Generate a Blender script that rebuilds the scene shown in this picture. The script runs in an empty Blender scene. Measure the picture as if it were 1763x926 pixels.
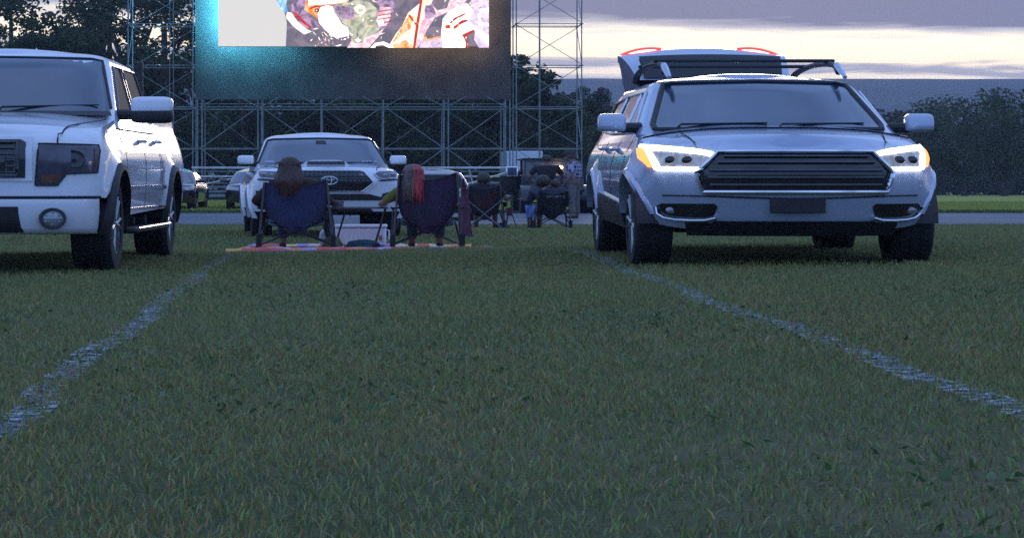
import bpy, bmesh, math, random
import numpy as np
SKYS, EXPO, DENOISE, HAZE = 1.0, .22, False, .00033
from mathutils import Vector, Matrix, noise
# All shapes are worked out in metres; the photograph is an anamorphic (height x 0.75) print of
# the place, so every mesh is built with its heights multiplied by ZS.
ZS = .75
F, CX, YH = 4800., 600., 325.
R = math.radians
scene = bpy.context.scene
COL = scene.collection
random.seed(7)
rng = np.random.default_rng(7)

def lerp(a, b, t): return a + (b - a) * t
def interp(tab, v):
    if v <= tab[0][0]: return tab[0][1]
    for (a, x), (b, y) in zip(tab, tab[1:]):
        if v <= b: return lerp(x, y, (v - a) / (b - a) if b > a else 0)
    return tab[-1][1]
def smooth(t):
    t = max(0., min(1., t)); return t * t * (3 - 2 * t)

# ------------------------------------------------------------ ground height (metres below the camera)
HP = [(0, .76), (10, .745), (18, .72), (22, .715), (25, .75), (27, .79), (30.6, .89), (32.4, .875), (34.5, .80), (38, .81), (46, .90), (51, .95),
      (54, .945), (60, .86), (67, .80), (75, .69), (85, .63), (100, .56), (130, .58), (200, .7), (400, 1.), (3000, 3.)]
_hx = np.array([p[0] for p in HP]); _hy = np.array([p[1] for p in HP])
def Hv(x, d):
    h = np.interp(d, _hx, _hy)
    k = .020 * np.clip(x, -4, 4) * np.clip((28 - d) / 5, 0, 1)
    e = np.interp(d, [14, 18, 22.5, 26.5], [0, .02, .055, 0]) * np.clip((np.abs(x) - 1.15) / .7, 0, 1)
    return h - k - e
def H(x, d):
    s = 0
    for q in (-1., 0., 1.): s += float(Hv(x, max(0., d + q)))
    return s / 3
def GZ(x, d): return -H(x, d) * ZS
def px2x(px, d): return (px - CX) / F * d
def px2z(py, d): return (YH - py) / F * d / ZS          # metres relative to camera

# ------------------------------------------------------------ materials
MATS = {}
def mat(name, col, rough=.6, metal=0., coat=0., var=.12, scale=6., bump=0., emit=None, es=0., spec=.5, bscale=None, alpha=None, two=None, sheen=0.):
    m = bpy.data.materials.new(name); m.use_nodes = True
    nt = m.node_tree; b = nt.nodes['Principled BSDF']
    b.inputs['Roughness'].default_value = rough; b.inputs['Metallic'].default_value = metal
    b.inputs['Coat Weight'].default_value = coat; b.inputs['Coat Roughness'].default_value = .06
    b.inputs['Specular IOR Level'].default_value = spec
    if sheen: b.inputs['Sheen Weight'].default_value = sheen
    tc = nt.nodes.new('ShaderNodeTexCoord')
    n = nt.nodes.new('ShaderNodeTexNoise'); n.inputs['Scale'].default_value = scale; n.inputs['Detail'].default_value = 6
    nt.links.new(tc.outputs['Object'], n.inputs['Vector'])
    r = nt.nodes.new('ShaderNodeValToRGB')
    c2 = two if two else tuple(min(1, c * (1 + var)) for c in col); c1 = tuple(c * (1 - var) for c in col) if not two else col
    r.color_ramp.elements[0].position = .35; r.color_ramp.elements[1].position = .65
    r.color_ramp.elements[0].color = (*c1, 1); r.color_ramp.elements[1].color = (*c2, 1)
    nt.links.new(n.outputs['Fac'], r.inputs['Fac']); nt.links.new(r.outputs['Color'], b.inputs['Base Color'])
    if bump:
        n2 = nt.nodes.new('ShaderNodeTexNoise'); n2.inputs['Scale'].default_value = bscale or scale * 4; n2.inputs['Detail'].default_value = 4
        nt.links.new(tc.outputs['Object'], n2.inputs['Vector'])
        bp = nt.nodes.new('ShaderNodeBump'); bp.inputs['Strength'].default_value = bump; bp.inputs['Distance'].default_value = .02
        nt.links.new(n2.outputs['Fac'], bp.inputs['Height']); nt.links.new(bp.outputs['Normal'], b.inputs['Normal'])
    if emit:
        b.inputs['Emission Color'].default_value = (*emit, 1); b.inputs['Emission Strength'].default_value = es
    MATS[name] = m; return m

def attr_mat(name, rough=.8, bump=0., spec=.3, trans=0., metal=0.):
    m = bpy.data.materials.new(name); m.use_nodes = True
    nt = m.node_tree; b = nt.nodes['Principled BSDF']; b.inputs['Roughness'].default_value = rough
    b.inputs['Specular IOR Level'].default_value = spec; b.inputs['Metallic'].default_value = metal
    a = nt.nodes.new('ShaderNodeAttribute'); a.attribute_name = 'Col'
    nt.links.new(a.outputs['Color'], b.inputs['Base Color'])
    if bump:
        n2 = nt.nodes.new('ShaderNodeTexNoise'); n2.inputs['Scale'].default_value = 40
        bp = nt.nodes.new('ShaderNodeBump'); bp.inputs['Strength'].default_value = bump; bp.inputs['Distance'].default_value = .01
        nt.links.new(n2.outputs['Fac'], bp.inputs['Height']); nt.links.new(bp.outputs['Normal'], b.inputs['Normal'])
    if trans:
        out = nt.nodes['Material Output']; t = nt.nodes.new('ShaderNodeBsdfTranslucent'); mx = nt.nodes.new('ShaderNodeMixShader')
        nt.links.new(a.outputs['Color'], t.inputs['Color']); mx.inputs[0].default_value = trans
        nt.links.new(b.outputs[0], mx.inputs[1]); nt.links.new(t.outputs[0], mx.inputs[2]); nt.links.new(mx.outputs[0], out.inputs['Surface'])
    return m

M_white = mat('white_car_paint', (.74, .76, .80), .30, 0, .9, .03, 1.5, spec=.5, two=(.69, .71, .75))
M_black = mat('black_trim_plastic', (.012, .012, .014), .55, var=.3, scale=20)
M_gloss = mat('black_gloss', (.012, .012, .014), .18, coat=.5)
M_tyre = mat('tyre_rubber', (.016, .016, .017), .8, var=.3, scale=30, bump=.2)
M_rim = mat('alloy_rim', (.30, .31, .33), .35, .8, var=.15, scale=8)
M_rimd = mat('dark_alloy_rim', (.09, .095, .105), .35, .8, var=.15, scale=8)
M_chrome = mat('chrome', (.72, .74, .77), .12, 1., var=.04)
M_glass = mat('car_glass', (.010, .016, .024), .07, 0, 1., .1, 2, spec=.9)
M_open = mat('lowered_window_interior', (.008, .009, .012), .6, spec=.15)
M_glassw = mat('windscreen_glass', (.010, .034, .070), .14, 0, .55, .25, 2.2, spec=.8)
M_lens = mat('smoked_lens', (.030, .028, .048), .16, 0, .8, .5, 14, spec=.7)
M_amber = mat('amber_reflector', (.11, .035, .022), .2, 0, .6, .5, 22)
M_lampclear = mat('clear_lamp_lens', (.26, .28, .30), .12, .3, 1., .3, 16)
M_alu = mat('galvanised_steel', (.36, .40, .43), .42, .7, var=.2, scale=5)
M_plank = mat('aluminium_plank', (.52, .54, .53), .35, .8, var=.15, scale=4)
M_scrim = mat('black_scrim', (.055, .055, .058), .85, var=.25, scale=1.2, bump=.15, bscale=6)
M_seam = mat('panel_gap', (.02, .02, .025), .8)

# ------------------------------------------------------------ mesh builder
class MB:
    def __init__(s): s.v = []; s.f = []; s.m = []; s.c = None
    def add(s, vs, fs, mi=0):
        o = len(s.v); s.v += [tuple(p) for p in vs]; s.f += [tuple(i + o for i in f) for f in fs]; s.m += [mi] * len(fs); return s
    def box(s, c, d, mi=0, rot=None, taper=1.):
        x, y, z = [q / 2 for q in d]; c = Vector(c)
        vs = []
        for k in (-1, 1):
            t = taper if k > 0 else 1
            for a, b in ((-1, -1), (1, -1), (1, 1), (-1, 1)):
                p = Vector((a * x * t, b * y * t, k * z))
                if rot: p = rot @ p
                vs.append(p + c)
        return s.add(vs, [(0, 3, 2, 1), (4, 5, 6, 7), (0, 1, 5, 4), (1, 2, 6, 5), (2, 3, 7, 6), (3, 0, 4, 7)], mi)
    def tube(s, pts, r, n=8, mi=0, cap=True):
        pts = [Vector(p) for p in pts]; rs = r if isinstance(r, (list, tuple)) else [r] * len(pts)
        up = Vector((0, 0, 1)); vs = []; fs = []
        for i, p in enumerate(pts):
            t = (pts[min(i + 1, len(pts) - 1)] - pts[max(i - 1, 0)])
            t = t.normalized() if t.length > 1e-9 else Vector((0, 0, 1))
            u = up if abs(t.dot(up)) < .95 else Vector((1, 0, 0))
            a = t.cross(u).normalized(); b = t.cross(a).normalized()
            for k in range(n):
                w = 2 * math.pi * k / n
                vs.append(p + a * math.cos(w) * rs[i] + b * math.sin(w) * rs[i])
        for i in range(len(pts) - 1):
            for k in range(n):
                fs.append((i * n + k, i * n + (k + 1) % n, (i + 1) * n + (k + 1) % n, (i + 1) * n + k))
        if cap: fs += [tuple(range(n)), tuple(range(len(vs) - 1, len(vs) - 1 - n, -1))]
        return s.add(vs, fs, mi)
    def grid(s, rows, mi=0, close=False):
        nc = len(rows[0]); vs = [p for r in rows for p in r]; fs = []
        for i in range(len(rows) - 1):
            for j in range(nc if close else nc - 1):
                k = (j + 1) % nc
                fs.append((i * nc + j, i * nc + k, (i + 1) * nc + k, (i + 1) * nc + j))
        return s.add(vs, fs, mi)
    def ell(s, c, r, n=14, m=10, mi=0, rot=None, fn=None):
        rows = []
        for i in range(m + 1):
            a = math.pi * i / m - math.pi / 2
            row = []
            for j in range(n):
                b = 2 * math.pi * j / n
                p = Vector((math.cos(a) * math.cos(b), math.cos(a) * math.sin(b), math.sin(a)))
                if fn: p = fn(p)
                p = Vector((p.x * r[0], p.y * r[1], p.z * r[2]))
                if rot: p = rot @ p
                row.append(p + Vector(c))
            rows.append(row)
        return s.grid(rows, mi, True)
    def lathe(s, prof, n=32, axis='x', c=(0, 0, 0), mi=0):
        rows = []
        for (h, r) in prof:
            row = []
            for k in range(n):
                w = 2 * math.pi * k / n
                q = (h, r * math.cos(w), r * math.sin(w)) if axis == 'x' else (r * math.cos(w), r * math.sin(w), h)
                if axis == 'y': q = (r * math.cos(w), h, r * math.sin(w))
                row.append(Vector(q) + Vector(c))
            rows.append(row)
        return s.grid(rows, mi, True)
    def cyl(s, a, b, r, n=12, mi=0): return s.tube([a, b], r, n, mi)
    def prism(s, poly, y0, y1, mi=0):        # polygon in x,z extruded along y
        n = len(poly); vs = [(x, y0, z) for x, z in poly] + [(x, y1, z) for x, z in poly]
        fs = [tuple(range(n)), tuple(range(2 * n - 1, n - 1, -1))] + [(i, i + n, (i + 1) % n + n, (i + 1) % n) for i in range(n)]
        return s.add(vs, fs, mi)
    def build(s, name, mats, parent=None, sharp=35, raw=False, loc=(0, 0, 0), cols=None, bevel=0, weld=True):
        if not isinstance(mats, (list, tuple)): mats = [mats]
        me = bpy.data.meshes.new(name)
        k = 1. if raw else ZS
        me.from_pydata([(p[0], p[1], p[2] * k) for p in s.v], [], s.f)
        for m in mats: me.materials.append(m)
        if len(mats) > 1: me.polygons.foreach_set('material_index', s.m)
        if cols is not None:
            a = me.color_attributes.new('Col', 'FLOAT_COLOR', 'CORNER')
            arr = []
            for fi, f in enumerate(s.f): arr += [*cols[fi], 1.] * len(f)
            a.data.foreach_set('color', arr)
        bm = bmesh.new(); bm.from_mesh(me)
        if weld: bmesh.ops.remove_doubles(bm, verts=bm.verts, dist=.00035)
        bmesh.ops.recalc_face_normals(bm, faces=bm.faces)
        bm.to_mesh(me); bm.free()
        me.shade_smooth()
        if sharp: me.set_sharp_from_angle(angle=R(sharp))
        o = bpy.data.objects.new(name, me); COL.objects.link(o); o.location = loc
        if parent: o.parent = parent
        if bevel:
            bv = o.modifiers.new('b', 'BEVEL'); bv.width = bevel; bv.segments = 2; bv.limit_method = 'ANGLE'
        return o

def tag(o, label=None, cat=None, group=None, kind=None):
    if label: o['label'] = label
    if cat: o['category'] = cat
    if group: o['group'] = group
    if kind: o['kind'] = kind
    return o
def empty(name, loc, rz=0., rx=0., label=None, cat=None, group=None):
    o = bpy.data.objects.new(name, None); COL.objects.link(o); o.empty_display_size = .2
    o.location = loc; o.rotation_euler = (rx, 0, rz); return tag(o, label, cat, group)
def copy_tree(o, parent=None):
    c = o.copy(); COL.objects.link(c)
    if parent: c.parent = parent
    for ch in list(o.children): copy_tree(ch, c)
    return c

# ------------------------------------------------------------ skinned bodies
def skin(verts, edges, radii, sub=2, root=0):
    me = bpy.data.meshes.new('tmp'); me.from_pydata(verts, edges, []); o = bpy.data.objects.new('tmp', me); COL.objects.link(o)
    md = o.modifiers.new('s', 'SKIN'); md.use_smooth_shade = True
    for i, r in enumerate(radii):
        rr = r if isinstance(r, (tuple, list)) else (r, r)
        me.skin_vertices[0].data[i].radius = rr
    me.skin_vertices[0].data[root].use_root = True
    ss = o.modifiers.new('d', 'SUBSURF'); ss.levels = sub; ss.render_levels = sub
    dg = bpy.context.evaluated_depsgraph_get(); ev = o.evaluated_get(dg); m = ev.to_mesh()
    vs = [tuple(v.co) for v in m.vertices]; fs = [tuple(p.vertices) for p in m.polygons]
    ev.to_mesh_clear(); bpy.data.objects.remove(o); bpy.data.meshes.remove(me)
    return vs, fs
def chain(*cs):
    """cs: lists of (name_or_None, pos, radius); names are shared joints"""
    V = []; E = []; Rr = []; idx = {}
    for c in cs:
        prev = None
        for nm, p, r in c:
            if nm in idx: i = idx[nm]
            else:
                i = len(V); V.append(p); Rr.append(r)
                if nm: idx[nm] = i
            if prev is not None: E.append((prev, i))
            prev = i
    return V, E, Rr

# ------------------------------------------------------------ wrap-around shells (car bodies, cabins)
class Wrap:
    def __init__(s, w, yf, yr, Lf=.55, nf=2.6, Lr=.4, nr=3.2, bulge=None):
        s.w, s.yf, s.yr, s.Lf, s.nf, s.Lr, s.nr, s.bulge = w, yf, yr, Lf, nf, Lr, nr, bulge
    def W(s, z): return interp(s.w, z)
    def half(s, y, z):
        W = s.W(z); a = y - interp(s.yf, z); b = interp(s.yr, z) - y; k = 1.
        if a < s.Lf: k *= max(0, 1 - (1 - max(0, a) / s.Lf) ** s.nf) ** (1 / s.nf)
        if b < s.Lr: k *= max(0, 1 - (1 - max(0, b) / s.Lr) ** s.nr) ** (1 / s.nr)
        x = W * k
        if s.bulge: x += s.bulge(y, z)
        return x
    def front(s, x, z, off=0.):
        W = s.W(z); t = min(.9995, abs(x) / W)
        y = interp(s.yf, z) + s.Lf * (1 - (1 - t ** s.nf) ** (1 / s.nf))
        if off:
            e = .01; n = Vector((0, -1, 0))
            dx = (s.front(abs(x) + e, z) .y - s.front(max(0, abs(x) - e), z).y) / (2 * e if abs(x) > e else e + abs(x))
            dz = (s.front(x, z + e).y - s.front(x, z - e).y) / (2 * e)
            n = Vector((dx * (1 if x >= 0 else -1), -1, dz)).normalized()
            return Vector((x, y, z)) + n * off
        return Vector((x, y, z))
    def side(s, sg, y, z, off=0.): 
        return Vector((sg * (s.half(y, z) + off), y, z))
    def cols(s, ys, nfc=12, nrc=9):
        """column parameter list: ('f',t) , ('s',y) , ('r',t)"""
        c = [('f', math.sin(i / nfc * math.pi / 2)) for i in range(nfc)]
        c += [('s', y) for y in ys]
        c += [('r', math.sin((nrc - 1 - i) / nrc * math.pi / 2)) for i in range(nrc)]
        return c
    def point(s, col, z):
        k, v = col; W = s.W(z)
        if k == 's': return Vector((s.half(v, z), v, z))
        if k == 'f':
            x = W * v; y = interp(s.yf, z) + s.Lf * (1 - (1 - v ** s.nf) ** (1 / s.nf))
        else:
            x = W * v; y = interp(s.yr, z) - s.Lr * (1 - (1 - v ** s.nr) ** (1 / s.nr))
        if s.bulge: x += s.bulge(y, z)
        return Vector((x, y, z))

def patch(mb, fn, poly, off=.004, nx=14, nz=6, mi=0, thick=.03):
    """cover a z-monotone polygon (a,z) with a conforming sheet; fn(a,z,off)->point; closed at its rim"""
    a0 = min(p[0] for p in poly); a1 = max(p[0] for p in poly)
    xs = sorted(set([a0 + (a1 - a0) * i / nx for i in range(nx + 1)] + [p[0] for p in poly]))
    def span(x):
        zs = []
        n = len(poly)
        for i in range(n):
            (xa, za), (xb, zb) = poly[i], poly[(i + 1) % n]
            if abs(xa - xb) < 1e-9:
                if abs(x - xa) < 1e-6: zs += [za, zb]
            elif min(xa, xb) - 1e-7 <= x <= max(xa, xb) + 1e-7:
                zs.append(lerp(za, zb, (x - xa) / (xb - xa)))
        return min(zs), max(zs)
    rows = []
    for x in xs:
        lo, hi = span(x)
        r = [fn(x, lo, off - thick)] + [fn(x, lerp(lo, hi, j / nz), off) for j in range(nz + 1)] + [fn(x, hi, off - thick)]
        rows.append(r)
    first = [fn(xs[0], lerp(*span(xs[0]), min(1, max(0, (j - 1) / nz))), off - thick) for j in range(nz + 3)]
    last = [fn(xs[-1], lerp(*span(xs[-1]), min(1, max(0, (j - 1) / nz))), off - thick) for j in range(nz + 3)]
    mb.grid([first] + rows + [last], mi)
    return mb
def outline(mb, fn, poly, off=.006, r=.008, mi=0, closed=True, step=.05):
    pts = []
    n = len(poly)
    for i in range(n if closed else n - 1):
        a, b = Vector((*poly[i], 0)), Vector((*poly[(i + 1) % n], 0)); k = max(1, int((b - a).length / step))
        for j in range(k):
            q = a.lerp(b, j / k); pts.append(fn(q.x, q.y, off))
    pts.append(fn(*poly[0], off) if closed else fn(*poly[-1], off))
    mb.tube(pts, r, 6, mi); return mb

# ------------------------------------------------------------ wheels
def wheel(parent, x, y, r, w, rimr, spokes, rmat, sg, name='wheel'):
    rt = MB()
    prof = [(-.5, .80), (-.5, .86), (-.49, .93), (-.44, .975), (-.36, .995), (-.12, 1.), (.12, 1.), (.36, .995), (.44, .975), (.49, .93), (.5, .86), (.5, .80)]
    rr = rimr / r
    prof = [(-.42, rr)] + [(a, lerp(rr, 1, (b - .80) / .2) if b < .9 else b) for a, b in prof] + [(.42, rr)]
    rt.lathe([(a * w, b * r) for a, b in prof], 40, 'x')
    for k in range(44):      # tread blocks
        a = 2 * math.pi * k / 44
        for q in (-.30, 0, .30):
            rt.box((q * w, r * math.cos(a + q * .2), r * math.sin(a + q * .2)), (w * .22, .03, .02), rot=Matrix.Rotation(a - math.pi / 2 + q * .2, 3, 'X'))
    t = rt.build('tyre', M_tyre)
    t.name = 'wheel'; t.parent = parent; t.location = (x, y, r * ZS)
    rim = MB()
    rim.lathe([(sg * w * .46, rimr * 1.0), (sg * w * .44, rimr * .94), (sg * w * .10, rimr * .88), (-sg * w * .3, rimr * .86)], 36, 'x')
    rim.lathe([(sg * w * .06, rimr * .87), (sg * w * .05, .001)], 36, 'x', mi=1)
    rim.lathe([(sg * w * .1, rimr * .24), (sg * w * .40, rimr * .2), (sg * w * .44, rimr * .12), (sg * w * .44, .001)], 20, 'x')
    for k in range(spokes):
        a = 2 * math.pi * k / spokes
        for da in (-.16, .16):
            d0 = a + da * .8; d1 = a + da
            rim.tube([(sg * w * .38, rimr * .15 * math.cos(a), rimr * .15 * math.sin(a)), (sg * w * .43, rimr * .55 * math.cos(d0), rimr * .55 * math.sin(d0)), (sg * w * .42, rimr * .95 * math.cos(d1), rimr * .95 * math.sin(d1))], [rimr * .10, rimr * .065, rimr * .085], 6)
    rim.build('rim', [rmat, M_black], t)
    return t

# ------------------------------------------------------------ generic car body
def arc_ys(y0, y1, arches, n=46):
    ys = [lerp(y0, y1, i / n) for i in range(n + 1)]
    for yc, rad in arches:
        ys = [y for y in ys if abs(y - yc) > rad + .015]
        ys += [yc + rad * math.cos(math.pi * k / 18) for k in range(19)] + [yc - rad - .004, yc + rad + .004]
    return sorted(y for y in ys if y0 <= y <= y1)

def car_shell(sp, root):
    """body: lower shell + bonnet; returns helpers"""
    W = sp['wrap']; arches = sp['arches']; zr = sp['z_rocker']
    y0 = max(interp(W.yf, z) for z in (.4, .8, 1.)) + W.Lf; y1 = sp['L'] - W.Lr
    cols = W.cols(arc_ys(y0, y1, arches))
    def zlow(c):
        p = W.point(c, .7); zb = interp(sp['z_bot'], p.y)
        for yc, rad, wz in [(a[0], a[1], sp['wz']) for a in arches]:
            d = abs(p.y - yc)
            if d <= rad: zb = max(zb, wz + math.sqrt(max(0, rad * rad - d * d)))
        return zb
    def ztop(c):
        p = W.point(c, sp['z_nose']); return interp(sp['z_top'], p.y)
    nz = 16; mb = MB(); tops = []
    for sg in (-1, 1):
        rows = []
        for c in cols:
            a, b = zlow(c), ztop(c)
            row = []
            for j in range(nz + 1):
                t = j / nz; z = lerp(a, b, t)
                p = W.point(c, z); row.append(Vector((sg * p.x, p.y, p.z)))
            inner = row[0].copy(); inner.x -= sg * .05 if abs(inner.x) > .06 else 0; inner.z += .012
            rows.append([inner] + row)
        mb.grid(rows)
        tops.append([r[-1] for r in rows])
    # bonnet / deck
    rows = []; nf = 10
    for a, b in zip(*tops):
        row = []
        crown = sp['crown'](a.y) if abs(a.x) > .05 else sp['crown'](a.y) * .3
        for j in range(2 * nf + 1):
            t = j / nf - 1; p = a.lerp(b, j / (2 * nf)); k = (1 - abs(t) ** 3.0)
            row.append(Vector((p.x, p.y, p.z + crown * k)))
        rows.append(row)
    mb.grid(rows)
    body = mb.build('body', sp['paint'], root, sharp=50)
    # underside and wheel wells
    ub = MB(); w = W.W(.5)
    ub.box((0, sp['L'] / 2 + .3, sp['z_floor'] + .12), (w * 1.36, sp['L'] - 1.5, .2))
    for yc, rad in arches:
        for sg in (-1, 1):
            x1 = sg * (W.half(yc, sp['wz'] + rad) - .03); x0 = x1 - sg * .42
            rws = []
            for k in range(17):
                th = math.pi * k / 16
                y = yc + (rad + .02) * math.cos(th); z = sp['wz'] + (rad + .02) * math.sin(th)
                rws.append([Vector((x1, y, z)), Vector((x0, y, z)), Vector((x0, yc, sp['wz'] - .1))])
            ub.grid(rws)
    ub.build('underbody', M_black, root)
    return body
def hood_z(sp, x, y):
    W = sp['wrap']; e = interp(sp['z_top'], y); w = W.half(y, e); t = min(1, abs(x) / max(.05, w))
    return e + sp['crown'](y) * (1 - t ** 3)

def cabin(sp, root, zs, roof_crown=.03):
    C = sp['cab']; mb = MB()
    cols = C.cols([lerp(interp(C.yf, zs[0]) + C.Lf, interp(C.yr, zs[0]) - C.Lr, i / 12) for i in range(13)])
    # side columns follow a fraction of the length at each height
    def pt(c, z, i, n):
        if c[0] != 's': return C.point(c, z)
        f = (c[1] - (interp(C.yf, zs[0]) + C.Lf)) / max(.01, (interp(C.yr, zs[0]) - C.Lr - interp(C.yf, zs[0]) - C.Lf))
        y = lerp(interp(C.yf, z) + C.Lf, interp(C.yr, z) - C.Lr, f)
        return Vector((C.W(z), y, z))
    tops = []
    for sg in (-1, 1):
        rows = []
        for c in cols:
            row = [pt(c, z, 0, 0) for z in zs]; rows.append([Vector((sg * p.x, p.y, p.z)) for p in row])
        mb.grid(rows); tops.append([r[-1] for r in rows])
    rows = []
    for a, b in zip(*tops):
        rows.append([Vector((lerp(a.x, b.x, j / 12), a.y, a.z + roof_crown * (1 - abs(j / 6 - 1) ** 2.2) * min(1, abs(a.x) / .4))) for j in range(13)])
    mb.grid(rows)
    return mb.build('roof', sp['paint'], root, sharp=50)
# ============================================================ vehicles
def flare_bulge(arches, wz, amt, wid):
    def f(y, z):
        b = 0
        for yc, rad in arches:
            d = math.hypot(y - yc, z - wz)
            b = max(b, amt * smooth(1 - (d - rad) / wid) if d > rad else amt)
        return b
    return f
def arch_trim(sp, root, wid=.05, out=.02, m=M_black, a0=-8, a1=188):
    W = sp['wrap']
    for yc, rad in sp['arches']:
        for sg in (-1, 1):
            mb = MB(); rows = []
            for k in range(25):
                th = R(lerp(a0, a1, k / 24)); row = []
                for (dr, o) in ((-.01, -.05), (-.012, out), (wid * .6, out), (wid, .002), (wid, -.02)):
                    y = yc + (rad + dr) * math.cos(th); z = sp['wz'] + (rad + dr) * math.sin(th)
                    row.append(W.side(sg, y, max(z, .25), o))
                rows.append(row)
            mb.grid(rows); mb.build('wheel_arch_trim', m, root)
def side_fn(W, sg): return lambda a, z, off: W.side(sg, a, z, off)
def handle_on(root, W, sg, y, z, m=M_white, l=.20):
    mb = MB(); p = W.side(sg, y, z, 0)
    q = [W.side(sg, y - l / 2, z, .0), W.side(sg, y - l / 2 + .03, z, .035), W.side(sg, y, z, .045), W.side(sg, y + l / 2 - .03, z, .035), W.side(sg, y + l / 2, z, .0)]
    mb.tube(q, [.014, .018, .02, .018, .014], 8); mb.build('door_handle', m, root)
def seams_side(root, W, sg, segs):
    mb = MB()
    for a, b in segs:
        mb.tube([W.side(sg, lerp(a[0], b[0], i / 12), lerp(a[1], b[1], i / 12), -.002) for i in range(13)], .0045, 4)
    mb.build('door_seam', M_seam, root)
def mirror(root, sg, x0, x1, y, z0, zc, z1, armz, cap, low=M_black, dep=.20):
    """two-tone door mirror: painted cap above a dark housing"""
    cx = (x0 + x1) / 2; w = (x1 - x0)
    hb = MB()
    def shape(p):
        return Vector((math.copysign(abs(p.x) ** .38, p.x), math.copysign(abs(p.y) ** .7, p.y), math.copysign(abs(p.z) ** .42, p.z)))
    hb.ell((sg * cx, y, (z0 + zc) / 2), (w / 2, dep / 2, (zc - z0) / 2 * 1.06), 24, 14, fn=shape)
    hb.tube([(sg * (x0 - .10), y + .05, armz), (sg * (x0 + .05), y + .01, armz)], [.05, .045], 10)
    h = hb.build('side_mirror', low, root)
    cb = MB(); cb.ell((sg * cx, y - .004, zc), (w / 2 * 1.01, dep / 2 * 1.04, (z1 - zc)), 24, 14, fn=lambda p: shape(Vector((p.x, p.y, p.z if p.z > 0 else p.z * .15))))
    cb.build('mirror_cap', cap, h)
    return h

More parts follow.
